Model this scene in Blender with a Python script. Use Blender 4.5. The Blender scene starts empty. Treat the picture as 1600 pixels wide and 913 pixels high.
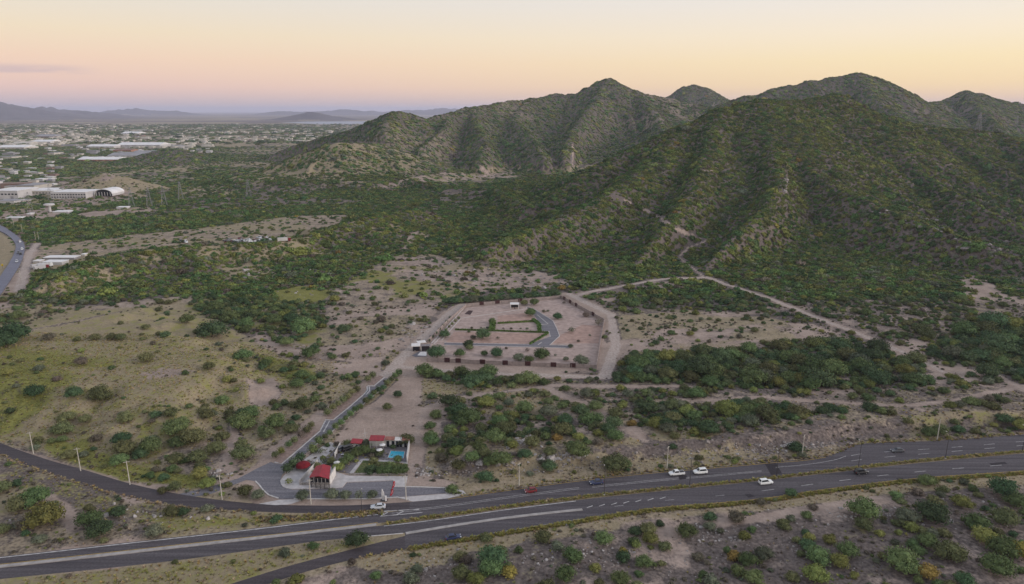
import bpy, bmesh, math, random
import numpy as np
from mathutils import Vector, Matrix

# ------------------------------------------------------------------ camera, sky, sun, exposure
random.seed(7)
rng = np.random.default_rng(11)
S = bpy.context.scene
COL = S.collection
FPX, PITCH, CAMZ = 1081.0, math.radians(14.7), 120.0     # focal length in photo pixels, tilt, flying height
cam_d = bpy.data.cameras.new('camera')
cam = bpy.data.objects.new('camera', cam_d); COL.objects.link(cam)
cam.location = (0, 0, CAMZ); cam.rotation_euler = (math.pi/2-PITCH, 0, 0)
cam_d.sensor_width = 36; cam_d.lens = 36*FPX/1600
cam_d.clip_start = 1; cam_d.clip_end = 90000
S.camera = cam

SUN_AZ = (0.97, -0.25)                # the glow stands off to the side of the view, low behind the hills
SUN_EL = 16.0
w = bpy.data.worlds.new('World'); S.world = w; w.use_nodes = True
nt = w.node_tree; nt.nodes.clear()
def N(tree, kind, **kw):
    n = tree.nodes.new(kind)
    for k, v in kw.items(): setattr(n, k, v)
    return n
def s2l(c):
    return tuple(((v/255)/12.92 if v/255 <= .04045 else ((v/255+.055)/1.055)**2.4) for v in c)
def ramp(tree, stops, mode='LINEAR'):
    r = N(tree, 'ShaderNodeValToRGB'); cr = r.color_ramp; cr.interpolation = mode
    while len(cr.elements) < len(stops): cr.elements.new(.5)
    for e, (p, c) in zip(cr.elements, stops):
        e.position = p; e.color = (*c, 1) if len(c) == 3 else c
    return r
tc = N(nt, 'ShaderNodeTexCoord'); sp = N(nt, 'ShaderNodeSeparateXYZ'); nt.links.new(tc.outputs['Generated'], sp.inputs[0])
el = N(nt, 'ShaderNodeMath', operation='POWER'); el.inputs[1].default_value = .5
mx = N(nt, 'ShaderNodeMath', operation='MAXIMUM'); mx.inputs[1].default_value = 0
nt.links.new(sp.outputs['Z'], mx.inputs[0]); nt.links.new(mx.outputs[0], el.inputs[0])   # sqrt(sin(elevation)): more room near the horizon
def q(px): return math.sqrt(max(0.0, math.sin(math.atan((456.5-px)/FPX)-PITCH)))
zen = [(.50, s2l((226, 221, 220))), (.62, s2l((214, 216, 222))), (.8, s2l((200, 206, 220))), (1, s2l((190, 200, 220)))]
cool = ramp(nt, [(0, s2l((200, 184, 190))), (q(158), s2l((210, 188, 190))), (q(138), s2l((230, 197, 190))), (q(100), s2l((236, 205, 187))), (q(62), s2l((233, 214, 190))), (q(8), s2l((224, 215, 206)))]+zen)
warm = ramp(nt, [(0, s2l((232, 192, 170))), (q(158), s2l((240, 205, 170))), (q(135), s2l((246, 218, 172))), (q(100), s2l((246, 225, 184))), (q(62), s2l((244, 228, 205))), (q(8), s2l((235, 227, 221)))]+zen)
nt.links.new(el.outputs[0], cool.inputs[0]); nt.links.new(el.outputs[0], warm.inputs[0])
flat = N(nt, 'ShaderNodeVectorMath', operation='MULTIPLY'); flat.inputs[1].default_value = (1, 1, 0)
nrm = N(nt, 'ShaderNodeVectorMath', operation='NORMALIZE'); dt = N(nt, 'ShaderNodeVectorMath', operation='DOT_PRODUCT')
dt.inputs[1].default_value = (*SUN_AZ, 0)
nt.links.new(tc.outputs['Generated'], flat.inputs[0]); nt.links.new(flat.outputs[0], nrm.inputs[0]); nt.links.new(nrm.outputs[0], dt.inputs[0])
mr = N(nt, 'ShaderNodeMapRange', interpolation_type='SMOOTHSTEP'); mr.inputs[1].default_value = -.86; mr.inputs[2].default_value = .34
nt.links.new(dt.outputs['Value'], mr.inputs[0])
mixs = N(nt, 'ShaderNodeMix', data_type='RGBA'); nt.links.new(mr.outputs[0], mixs.inputs[0])
nt.links.new(cool.outputs[0], mixs.inputs[6]); nt.links.new(warm.outputs[0], mixs.inputs[7])
sky = N(nt, 'ShaderNodeTexSky', sky_type='NISHITA'); sky.sun_disc = False
sky.sun_elevation = math.radians(2.0); sky.sun_rotation = math.atan2(SUN_AZ[0], SUN_AZ[1])
cm = N(nt, 'ShaderNodeMapping'); cm.inputs['Scale'].default_value = (5, 5, 60); nt.links.new(tc.outputs['Generated'], cm.inputs[0])
cn = N(nt, 'ShaderNodeTexNoise'); cn.inputs['Scale'].default_value = 1.6; cn.inputs['Detail'].default_value = 7; nt.links.new(cm.outputs[0], cn.inputs['Vector'])
def rng_node(src, a, b, c=0., d=1.):
    r_ = N(nt, 'ShaderNodeMapRange', interpolation_type='SMOOTHSTEP'); nt.links.new(src, r_.inputs[0])
    for i_, v_ in enumerate((a, b, c, d)): r_.inputs[i_+1].default_value = v_
    return r_.outputs[0]
def mul(a, b):
    m_ = N(nt, 'ShaderNodeMath', operation='MULTIPLY'); nt.links.new(a, m_.inputs[0])
    if isinstance(b, float): m_.inputs[1].default_value = b
    else: nt.links.new(b, m_.inputs[1])
    return m_.outputs[0]
zq = lambda py_: math.sin(math.atan((456.5-py_)/FPX)-PITCH)
az = N(nt, 'ShaderNodeMath', operation='DIVIDE'); nt.links.new(sp.outputs['X'], az.inputs[0]); nt.links.new(sp.outputs['Y'], az.inputs[1])
cf = mul(mul(rng_node(sp.outputs['Z'], zq(126.5), zq(122)), rng_node(sp.outputs['Z'], zq(119), zq(109), 1., 0.)), rng_node(cn.outputs['Fac'], .28, .46))
cf = mul(mul(cf, rng_node(az.outputs[0], -.555, -.64)), .75)
clm = N(nt, 'ShaderNodeMix', data_type='RGBA'); nt.links.new(cf, clm.inputs[0]); nt.links.new(mixs.outputs[2], clm.inputs[6]); clm.inputs[7].default_value = (*s2l((196, 176, 186)), 1); mixs = clm
b1 = N(nt, 'ShaderNodeBackground'); b1.inputs[1].default_value = .72; nt.links.new(mixs.outputs[2], b1.inputs[0])
b2 = N(nt, 'ShaderNodeBackground'); b2.inputs[1].default_value = .04; nt.links.new(sky.outputs[0], b2.inputs[0])
ad = N(nt, 'ShaderNodeAddShader'); wo = N(nt, 'ShaderNodeOutputWorld')
nt.links.new(b1.outputs[0], ad.inputs[0]); nt.links.new(b2.outputs[0], ad.inputs[1]); nt.links.new(ad.outputs[0], wo.inputs[0])

sun_d = bpy.data.lights.new('sun', 'SUN'); sun_d.energy = 1.9; sun_d.angle = math.radians(34); sun_d.color = (1, .92, .88)
sun = bpy.data.objects.new('sun', sun_d); COL.objects.link(sun)
ce = math.cos(math.radians(SUN_EL)); nl = math.hypot(*SUN_AZ)
sun.rotation_euler = Vector((SUN_AZ[0]/nl*ce, SUN_AZ[1]/nl*ce, math.sin(math.radians(SUN_EL)))).to_track_quat('Z', 'Y').to_euler()
S.view_settings.view_transform = 'Standard'; S.view_settings.look = 'None'
S.view_settings.exposure = 0.46; S.view_settings.gamma = 1; S.view_settings.use_curve_mapping = False
S.render.engine = 'CYCLES'
S.cycles.use_denoising = True; S.cycles.max_bounces = 5; S.cycles.diffuse_bounces = 2; S.cycles.glossy_bounces = 2
S.cycles.volume_bounces = 3; S.cycles.transparent_max_bounces = 6; S.cycles.caustics_reflective = False; S.cycles.caustics_refractive = False

# ------------------------------------------------------------------ helpers: photo pixel -> ground, noise, meshes
cp, spt = math.cos(PITCH), math.sin(PITCH)
def ray(px, py):
    dx = (px-800)/FPX; dy = (456.5-py)/FPX
    return dx, cp+dy*spt, -spt+dy*cp
def P0(pts, z=0.0):                       # survey points on level ground
    out = []
    for px, py in pts:
        x, y, zz = ray(px, py); t = (z-CAMZ)/zz; out.append((x*t, y*t))
    return np.array(out)
def PY(px, py, Y):                        # a point known by its distance
    x, y, z = ray(px, py); t = Y/y; return (x*t, Y, CAMZ+z*t)
def project(x, y, z):
    z = z-CAMZ; d = y*cp-z*spt; u = y*spt+z*cp
    return 800+FPX*x/d, 456.5-FPX*u/d
def _h(ix, iy, s):
    n = (ix*374761393+iy*668265263+s*1442695041) & 0x7fffffff
    n = ((n ^ (n >> 13))*1274126177) & 0x7fffffff
    return ((n ^ (n >> 16)) & 0xffff)/65535.0
def vnoise(x, y, s=0):
    xi = np.floor(x).astype(np.int64); yi = np.floor(y).astype(np.int64); fx = x-xi; fy = y-yi
    fx = fx*fx*fx*(fx*(fx*6-15)+10); fy = fy*fy*fy*(fy*(fy*6-15)+10)
    a = _h(xi, yi, s); b = _h(xi+1, yi, s); c = _h(xi, yi+1, s); d = _h(xi+1, yi+1, s)
    return (a+(b-a)*fx)*(1-fy)+(c+(d-c)*fx)*fy
def fbm(x, y, o=4, s=0):
    t = 0; a = .5; n = 0
    for k in range(o):
        t = t+a*vnoise(x*2**k+17.3*k, y*2**k-9.1*k, s+k); n += a; a *= .5
    return t/n
def sstep(a, b, x):
    t = np.clip((x-a)/(b-a), 0, 1); return t*t*(3-2*t)
def seg_d(x, y, ax, ay, bx, by):
    dx, dy = bx-ax, by-ay; t = np.clip(((x-ax)*dx+(y-ay)*dy)/(dx*dx+dy*dy+1e-9), 0, 1)
    return np.hypot(x-ax-t*dx, y-ay-t*dy), t
def poly_sd(poly, x, y):                  # signed distance, positive inside
    d = np.full(x.shape, 1e9); ins = np.zeros(x.shape, bool); n = len(poly)
    for i in range(n):
        ax, ay = poly[i]; bx, by = poly[(i+1) % n]
        d = np.minimum(d, seg_d(x, y, ax, ay, bx, by)[0])
        c = ((ay > y) != (by > y)) & (x < (bx-ax)*(y-ay)/(by-ay+1e-12)+ax); ins ^= c
    return np.where(ins, d, -d)

# ------------------------------------------------------------------ terrain height
FLATP = [P0(p) for p in (
    [(-120, 640), (0, 690), (137, 733), (274, 769), (400, 785), (540, 787), (660, 780), (795, 763), (1000, 738), (1195, 721), (1310, 707), (1400, 690), (1600, 677), (1760, 665), (1760, 728), (1600, 741), (1400, 755), (1195, 786), (1000, 802), (795, 832), (660, 860), (540, 886), (418, 920), (-120, 960), (-120, 870)],
    [(265, 775), (380, 738), (430, 715), (500, 660), (590, 585), (640, 580), (662, 583), (655, 640), (640, 700), (645, 745), (700, 758), (705, 785), (400, 790)],
    [(640, 600), (600, 590), (635, 545), (700, 482), (735, 472), (885, 458), (955, 495), (962, 560), (945, 592)],
)]
PLATEAU = [(P0(p), H, e) for p, H, e in (
    ([(-160, 700), (40, 690), (170, 720), (300, 700), (390, 650), (470, 600), (440, 555), (350, 507), (250, 482), (120, 484), (0, 512), (-160, 560)], 7.0, 45.0),
    ([(690, 744), (800, 741), (950, 726), (1100, 715), (1195, 708), (1300, 697), (1340, 684), (1600, 668), (1760, 655), (1760, 628), (1400, 640), (1100, 664), (900, 670), (720, 700)], 3.4, 7.0),
    ([(-60, 905), (-60, 800), (60, 775), (150, 790), (260, 815), (400, 825), (250, 840)], -2.5, 8.0),
)]
RIDGES = [  # (photo x, photo y, distance) of crest points, foot width as a multiple of the height
    ([(850, 312, 790), (930, 258, 830), (1000, 226, 860), (1060, 202, 880), (1120, 174, 900), (1190, 155, 930), (1240, 158, 960), (1310, 148, 1000), (1380, 181, 1000), (1440, 196, 1000), (1520, 205, 1000), (1600, 214, 1000), (1800, 232, 1000), (2000, 240, 1000)], 1.75, 'h0'),
    ([(1190, 155, 930), (1232, 222, 850), (1290, 283, 720), (1370, 322, 640), (1450, 352, 580), (1530, 380, 530), (1610, 404, 500), (1700, 430, 470)], 1.55, 'h0'),
    ([(1310, 148, 1000), (1350, 198, 930), (1420, 258, 830), (1520, 318, 690), (1610, 358, 620), (1700, 390, 570)], 1.5, 'h0'),
    ([(1175, 158, 925), (1200, 215, 840), (1218, 285, 700), (1185, 340, 610), (1110, 398, 530)], 1.6, 'h0'),
    ([(1060, 202, 880), (1010, 262, 770), (930, 318, 670), (850, 352, 610), (760, 385, 545)], 2.2, 'h0'),
    ([(1120, 174, 900), (1105, 235, 800), (1080, 300, 690), (1040, 355, 600), (1000, 395, 540)], 1.7, 'h0'),
    ([(1440, 196, 1000), (1540, 248, 880), (1650, 305, 760), (1760, 350, 690)], 1.5, 'h0'),
    ([(1560, 208, 1000), (1660, 250, 880), (1800, 300, 770)], 1.5, 'h0'),
    ([(640, 330, 720), (570, 337, 670), (490, 368, 610), (400, 380, 565), (300, 384, 550), (190, 396, 525), (95, 428, 468)], 3.4, 'h1'),
    ([(400, 272, 1230), (470, 240, 1250), (530, 223, 1250), (590, 226, 1300), (640, 250, 1300)], 2.6, 'h2'),
    ([(420, 238, 1750), (480, 222, 1720), (545, 203, 1650), (615, 175, 1600), (665, 186, 1650), (740, 166, 1800), (800, 159, 1900), (870, 147, 2000), (905, 147, 2000), (922, 141, 2000), (938, 129, 2000), (949, 123, 2000), (959, 129, 2000), (975, 137, 2000), (1000, 144, 2000), (1050, 155, 2000), (1120, 170, 1950), (1200, 175, 1900)], 1.9, 'h2'),
    ([(948, 125, 2000), (925, 165, 1830), (895, 205, 1620), (880, 250, 1380)], 1.5, 'h2'),
    ([(830, 153, 1950), (800, 185, 1750), (835, 215, 1550), (850, 250, 1370)], 1.5, 'h2'),
    ([(700, 178, 1720), (690, 205, 1560), (655, 235, 1420), (680, 268, 1230)], 1.7, 'h2'),
    ([(740, 166, 1800), (745, 195, 1620), (760, 225, 1460), (745, 255, 1330)], 1.5, 'h2'),
    ([(615, 175, 1600), (600, 200, 1480), (610, 232, 1380)], 1.6, 'h2'),
    ([(990, 140, 2000), (1030, 185, 1750), (1040, 215, 1500)], 1.6, 'h2'),
    ([(1000, 170, 2900), (1045, 150, 2850), (1072, 135, 2800), (1083, 132, 2800), (1098, 135, 2800), (1132, 157, 2800), (1180, 168, 2800)], 2.0, 'h3'),
    ([(1120, 165, 1950), (1205, 140, 1900), (1270, 126, 1900), (1340, 114, 1900), (1365, 119, 1900), (1390, 134, 1900), (1450, 160, 2000), (1480, 156, 2100), (1510, 142, 2100), (1540, 149, 2100), (1580, 160, 2100), (1700, 172, 2100), (1900, 170, 2100)], 1.9, 'h3'),
    ([(1340, 114, 1900), (1375, 160, 1680), (1420, 192, 1480)], 1.6, 'h3'),
    ([(1510, 142, 2100), (1540, 180, 1800), (1560, 200, 1600)], 1.6, 'h3'),
    ([(185, 252, 1620), (245, 236, 1640), (285, 234, 1640), (318, 244, 1640)], 3.6, 'h4'),
    ([(135, 284, 1080), (165, 271, 1080), (195, 277, 1080)], 3.6, 'h5'),
]
MOUNT = [  # far ranges on the horizon
    ([(-300, 158, 11000), (-120, 150, 11000), (-20, 150, 11000), (12, 158, 11000), (30, 163, 11000), (45, 168, 11000)], 3.0),
    ([(30, 166, 13500), (70, 163, 13500), (110, 168, 13500), (150, 171, 13500)], 3.0),
    ([(170, 171, 19000), (215, 167, 19000), (235, 170, 19000), (280, 172, 19000)], 3.0),
    ([(425, 171, 20000), (438, 168, 20000), (455, 172, 20000), (480, 170, 20000), (530, 167, 20000), (560, 168, 20000), (600, 171, 20000), (690, 165, 20000), (740, 168, 20000)], 2.6),
    ([(455, 182, 9500), (470, 178, 9500), (483, 172, 9500), (495, 177, 9500), (515, 182, 9500)], 2.6),
]
NT = {}
def height(x, y, flags=False):
    x = np.asarray(x, float); y = np.asarray(y, float)
    warpx = x+34*(fbm(x/260, y/260, 3, 5)-.5)*np.clip(y/900, 0, 1.5); warpy = y+34*(fbm(x/260, y/260, 3, 9)-.5)*np.clip(y/900, 0, 1.5)
    gul2 = np.abs(fbm(x/60, y/60, 2, 31)-.5)*2
    tot = np.zeros_like(x); ids = {}
    for pts, wm, hid in RIDGES:
        P = [PY(*p) for p in pts]
        ext = max(p[2] for p in P)*wm*2.3+80
        bb = (x > min(p[0] for p in P)-ext) & (x < max(p[0] for p in P)+ext) & (y > min(p[1] for p in P)-ext) & (y < max(p[1] for p in P)+ext)
        if not bb.any(): continue
        X, Y2 = x[bb], y[bb]; c = np.zeros_like(X)
        bl = .35
        Xw = X*bl+warpx[bb]*(1-bl); Yw = Y2*bl+warpy[bb]*(1-bl)
        s0 = 0.0; z0_ = max(p[2] for p in P); lam = 34+z0_*.45
        for a, b in zip(P[:-1], P[1:]):
            d0, t = seg_d(X, Y2, a[0], a[1], b[0], b[1]); d1, _ = seg_d(Xw, Yw, a[0], a[1], b[0], b[1])
            z = np.maximum(a[2]+(b[2]-a[2])*t, 2.0); wd = wm*z; L = math.hypot(b[0]-a[0], b[1]-a[1]); side = np.sign((X-a[0])*(b[1]-a[1])-(Y2-a[1])*(b[0]-a[0]))
            k = np.clip(d0/(wd*.45), 0, 1); d = d0*(1-k)+d1*k; s_ = s0+t*L
            rid = np.abs(vnoise(s_/lam+side*7.7, d0/(lam*5.), 21)-.5)*2+.35*np.abs(vnoise(s_/lam*2.3+side*3.1, d0/(lam*2.5), 23)-.5)*2
            q_ = d*(1+(.85*rid-.26)*k)/wd
            c = np.maximum(c, 1.034*z*np.exp(-1.75*np.sqrt(q_*q_+.002)**1.28)); s0 += L
        c = c*(1+.07*(gul2[bb]-.35)*np.clip(c/30, 0, 1)*np.clip((z0_-c)/15, 0, 1))
        c = c*sstep(.03, .16, c/max(p[2] for p in P)) if hid in ('h0', 'h2', 'h3') else c*sstep(.05, .3, c/max(p[2] for p in P))
        ids.setdefault(hid, np.zeros_like(x)); ids[hid][bb] = np.maximum(ids[hid][bb], c)
        e_ = np.maximum(7-np.abs(tot[bb]-c), 0); tot[bb] = np.maximum(tot[bb], c)+e_*e_/28*np.clip(np.minimum(tot[bb], c)/8, 0, 1)*np.clip((z0_-c)/12, 0, 1)
    for pts, wm in MOUNT:
        P = [PY(*p) for p in pts]
        far = y > 6000
        if not far.any(): continue
        X, Y2 = x[far], y[far]; c = np.zeros_like(X); nz = fbm(X/700, Y2/900, 4, 3); n2 = np.abs(fbm(X/260, Y2/2500, 3, 13)-.5)*2
        for a, b in zip(P[:-1], P[1:]):
            d, t = seg_d(X, Y2, a[0], a[1], b[0], b[1]); z = np.maximum(a[2]+(b[2]-a[2])*t, 8.0)
            c = np.maximum(c, z*(.80+.4*n2)*np.exp(-1.6*(d*(.6+.8*nz)/(wm*z+160))**1.15))
        ids.setdefault('m', np.zeros_like(x)); ids['m'][far] = np.maximum(ids['m'][far], c)
        tot[far] = np.maximum(tot[far], c*sstep(5, 30, c))
    near = np.clip(1.2-y/3000, 0, 1)
    und = (fbm(x/55, y/55, 4, 41)-.5)*3.0*near+(fbm(x/9, y/9, 3, 47)-.5)*.7*near
    und = und+np.clip(tot/25, 0, 1)*(fbm(x/26, y/26, 3, 53)-.5)*2.2*near
    for poly, H, e in PLATEAU:
        lo = poly.min(0)-5; hi = poly.max(0)+5
        m = (x > lo[0]) & (x < hi[0]) & (y > lo[1]) & (y < hi[1])
        if m.any():
            sd = poly_sd(poly, x[m], y[m])+(fbm(x[m]/14, y[m]/14, 3, 61)-.5)*e*.8
            tot[m] = tot[m]+H*sstep(0, e, sd)
            if H > 5: ids.setdefault('k', np.zeros_like(x)); ids['k'][m] = H*sstep(0, e, sd)
    tot = tot+und
    for poly in FLATP:
        lo = poly.min(0)-14; hi = poly.max(0)+14
        m = (x > lo[0]) & (x < hi[0]) & (y > lo[1]) & (y < hi[1])
        if m.any():
            sd = poly_sd(poly, x[m], y[m]); tot[m] = tot[m]*(1-sstep(-12, -1.0, sd))-.02*sstep(-3, 0, sd)
    return (tot, ids) if flags else tot

ROWS = [70.0]
while ROWS[-1] < 2600: ROWS.append(ROWS[-1]*1.0058)
while ROWS[-1] < 60000: ROWS.append(ROWS[-1]*1.022)
ROWS = np.array(ROWS)
UI = np.linspace(-.82, .82, 600); UO = .82+np.cumsum(np.linspace(.004, .06, 36))
US = np.concatenate([-UO[::-1], UI, UO])
GX = US[None, :]*ROWS[:, None]; GY = np.repeat(ROWS[:, None], len(US), 1)
HG, IDS = height(GX.ravel(), GY.ravel(), True); HG = HG.reshape(GX.shape)
def hz(x, y):                             # height of the finished ground sheet
    x = np.asarray(x, float); y = np.asarray(y, float)
    u = x/y; i = np.clip(np.searchsorted(US, u)-1, 0, len(US)-2); j = np.clip(np.searchsorted(ROWS, y)-1, 0, len(ROWS)-2)
    fu = np.clip((u-US[i])/(US[i+1]-US[i]), 0, 1); fy = np.clip((y-ROWS[j])/(ROWS[j+1]-ROWS[j]), 0, 1)
    return (HG[j, i]*(1-fu)+HG[j, i+1]*fu)*(1-fy)+(HG[j+1, i]*(1-fu)+HG[j+1, i+1]*fu)*fy
def W(pts):                               # survey points on the relief
    out = []
    for p in pts:
        x, y, z = ray(p[0], p[1]); u = x/y; k = z/y
        zr = hz(u*ROWS, ROWS); hit = np.nonzero(CAMZ+k*ROWS <= zr)[0]
        if len(hit) == 0: out.append((u*20000, 20000.)); continue
        j = max(1, hit[0]); a0 = CAMZ+k*ROWS[j-1]-zr[j-1]; a1 = CAMZ+k*ROWS[j]-zr[j]
        Y = ROWS[j-1]+(ROWS[j]-ROWS[j-1])*a0/(a0-a1+1e-9); out.append((u*Y, Y))
    return np.array(out)
VIS = np.maximum.accumulate((HG-CAMZ)/GY, 0)
def visible(x, y, top):                   # can a thing of that height be seen over the hills in front (with room to spare)
    u = x/y; i = np.clip(np.searchsorted(US, u), 0, len(US)-1); j = np.clip(np.searchsorted(ROWS, y)-2, 0, len(ROWS)-1)
    return (hz(x, y)+top-CAMZ)/y > VIS[j, i]

# ------------------------------------------------------------------ materials
MATS = {}
def mat(name, col, rough=.85, var=.18, scale=1.2, spec=.2, metal=0.0, col2=None, bump=0.0):
    if name in MATS: return MATS[name]
    m = bpy.data.materials.new(name); m.use_nodes = True; t = m.node_tree; b = t.nodes['Principled BSDF']
    b.inputs['Roughness'].default_value = rough; b.inputs['Metallic'].default_value = metal
    b.inputs['Specular IOR Level'].default_value = spec
    g = N(t, 'ShaderNodeNewGeometry'); n = N(t, 'ShaderNodeTexNoise'); n.inputs['Scale'].default_value = scale; n.inputs['Detail'].default_value = 5
    t.links.new(g.outputs['Position'], n.inputs['Vector'])
    c2 = col2 or tuple(c*(1-2*var) for c in col); c1 = col if col2 else tuple(min(.95, c*(1+.5*var)) for c in col)
    r = ramp(t, [(.3, c2), (.68, c1)]); t.links.new(n.outputs['Fac'], r.inputs[0]); t.links.new(r.outputs[0], b.inputs['Base Color'])
    if bump:
        bp = N(t, 'ShaderNodeBump'); bp.inputs['Strength'].default_value = bump; bp.inputs['Distance'].default_value = .15
        t.links.new(n.outputs['Fac'], bp.inputs['Height']); t.links.new(bp.outputs[0], b.inputs['Normal'])
    MATS[name] = m; return m
def foliage_mat(name, c, sway=.35):
    m = bpy.data.materials.new(name); m.use_nodes = True; t = m.node_tree; b = t.nodes['Principled BSDF']
    b.inputs['Roughness'].default_value = .9; b.inputs['Specular IOR Level'].default_value = .12
    oi = N(t, 'ShaderNodeObjectInfo'); g = N(t, 'ShaderNodeNewGeometry')
    n = N(t, 'ShaderNodeTexNoise'); n.inputs['Scale'].default_value = 1.1; n.inputs['Detail'].default_value = 4
    t.links.new(g.outputs['Position'], n.inputs['Vector'])
    hsv = N(t, 'ShaderNodeHueSaturation'); r = ramp(t, [(.3, tuple(v*.62 for v in c)), (.7, tuple(v*1.3 for v in c))])
    t.links.new(n.outputs['Fac'], r.inputs[0]); t.links.new(r.outputs[0], hsv.inputs['Color'])
    a = N(t, 'ShaderNodeMapRange'); a.inputs[3].default_value = 1-sway; a.inputs[4].default_value = 1+sway
    t.links.new(oi.outputs['Random'], a.inputs[0]); t.links.new(a.outputs[0], hsv.inputs['Value'])
    m2 = N(t, 'ShaderNodeMath', operation='MULTIPLY'); m2.inputs[1].default_value = 7.31
    fr = N(t, 'ShaderNodeMath', operation='FRACT'); t.links.new(oi.outputs['Random'], m2.inputs[0]); t.links.new(m2.outputs[0], fr.inputs[0])
    a2 = N(t, 'ShaderNodeMapRange'); a2.inputs[3].default_value = .47; a2.inputs[4].default_value = .525
    t.links.new(fr.outputs[0], a2.inputs[0]); t.links.new(a2.outputs[0], hsv.inputs['Hue'])
    t.links.new(hsv.outputs[0], b.inputs['Base Color'])
    return m
FOL = [foliage_mat('foliage_deep_green', (.066, .105, .050)), foliage_mat('foliage_green', (.102, .142, .056)),
       foliage_mat('foliage_olive', (.125, .135, .060)), foliage_mat('foliage_lime', (.175, .190, .058)),
       foliage_mat('foliage_grey_green', (.120, .135, .088)), foliage_mat('foliage_dry_brown', (.130, .110, .082)),
       foliage_mat('foliage_gold', (.235, .185, .050), .2)]
HFOL = [foliage_mat('hill_deep_green', (.064, .112, .043)), foliage_mat('hill_green', (.096, .152, .047)), foliage_mat('hill_olive', (.128, .146, .052)), foliage_mat('hill_lime', (.165, .192, .052)), FOL[4], FOL[5], FOL[6]]
FOLNAME = ['deep green', 'green', 'olive', 'lime green', 'grey green', 'dry brown', 'golden']
BARK = mat('bark', (.16, .12, .09), var=.3)

def ground_material():
    m = bpy.data.materials.new('ground_soil'); m.use_nodes = True; t = m.node_tree; b = t.nodes['Principled BSDF']; L = t.links.new
    b.inputs['Roughness'].default_value = .95; b.inputs['Specular IOR Level'].default_value = .1
    g = N(t, 'ShaderNodeNewGeometry'); at = N(t, 'ShaderNodeAttribute', attribute_name='zone'); sp = N(t, 'ShaderNodeSeparateColor'); L(at.outputs['Color'], sp.inputs[0])
    def noise(s, d=6, r=.6):
        n = N(t, 'ShaderNodeTexNoise'); n.inputs['Scale'].default_value = s; n.inputs['Detail'].default_value = d; n.inputs['Roughness'].default_value = r
        L(g.outputs['Position'], n.inputs['Vector']); return n.outputs['Fac']
    nf, nm, nc = noise(.9), noise(.16), noise(.025)
    def two(f, a, c, lo=.35, hi=.65):
        r = ramp(t, [(lo, a), (hi, c)]); L(f, r.inputs[0]); return r.outputs[0]
    def mix(f, a, c, mode='MIX'):
        x = N(t, 'ShaderNodeMix', data_type='RGBA', blend_type=mode)
        if isinstance(f, float): x.inputs[0].default_value = f
        else: L(f, x.inputs[0])
        L(a, x.inputs[6]); L(c, x.inputs[7]); return x.outputs[2]
    litter = two(nf, (.080, .064, .058), (.178, .146, .130))
    dirt = mix(.5, two(nm, (.265, .204, .170), (.400, .320, .275)), two(nc, (.275, .208, .172), (.390, .314, .270)))
    dirt = mix(.4, dirt, two(nf, (.185, .142, .116), (.385, .302, .252)))
    dry = mix(.5, two(nm, (.210, .168, .108), (.312, .255, .168)), two(nf, (.160, .128, .082), (.340, .280, .185)))
    nw = noise(.055, 5, .65); dirt = mix(.55, dirt, two(nw, (.60, .58, .56), (1.15, 1.12, 1.10), .33, .62), 'MULTIPLY')
    grn = mix(.5, two(nm, (.135, .135, .038), (.225, .215, .060)), two(nf, (.095, .100, .035), (.240, .225, .070)))
    def fac(ch, n1, n2, k1=.75, k2=.45):
        a = N(t, 'ShaderNodeMath', operation='MULTIPLY_ADD'); L(n1, a.inputs[0]); a.inputs[1].default_value = k1*1.6; a.inputs[2].default_value = -.5*k1*1.6
        c = N(t, 'ShaderNodeMath', operation='MULTIPLY_ADD'); L(n2, c.inputs[0]); c.inputs[1].default_value = k2*1.6; L(a.outputs[0], c.inputs[2])
        d = N(t, 'ShaderNodeMath', operation='ADD'); L(c.outputs[0], d.inputs[0]); L(sp.outputs[ch], d.inputs[1])
        r = N(t, 'ShaderNodeMapRange', interpolation_type='SMOOTHSTEP'); L(d.outputs[0], r.inputs[0])
        o = .5*k2*1.6; r.inputs[1].default_value = .30+o; r.inputs[2].default_value = .70+o
        # the mask itself gates the noise, so that bare soil stays where it is
        gt = N(t, 'ShaderNodeMapRange'); L(sp.outputs[ch], gt.inputs[0]); gt.inputs[1].default_value = .02; gt.inputs[2].default_value = .25
        k = N(t, 'ShaderNodeMath', operation='MULTIPLY'); L(r.outputs[0], k.inputs[0]); L(gt.outputs[0], k.inputs[1]); return k.outputs[0]
    pa = N(t, 'ShaderNodeMath', operation='MULTIPLY_ADD'); L(nm, pa.inputs[0]); pa.inputs[1].default_value = .35; L(at.outputs['Alpha'], pa.inputs[2])
    pf = N(t, 'ShaderNodeMapRange', interpolation_type='SMOOTHSTEP'); L(pa.outputs[0], pf.inputs[0]); pf.inputs[1].default_value = .42; pf.inputs[2].default_value = .92
    c = mix(fac('Green', nm, nf), litter, dry)
    c = mix(fac('Blue', nm, nf), c, grn)
    c = mix(fac('Red', nm, nf, .5, .35), c, dirt)
    c = mix(pf.outputs[0], c, two(nf, (.29, .235, .205), (.47, .395, .350)))
    L(c, b.inputs['Base Color'])
    bp = N(t, 'ShaderNodeBump'); bp.inputs['Strength'].default_value = .5; bp.inputs['Distance'].default_value = .5; L(nf, bp.inputs['Height']); L(bp.outputs[0], b.inputs['Normal'])
    return m
GROUND = ground_material()
MTN = mat('far_range_rock', (.10, .085, .085), scale=.002, var=.25)

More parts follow.
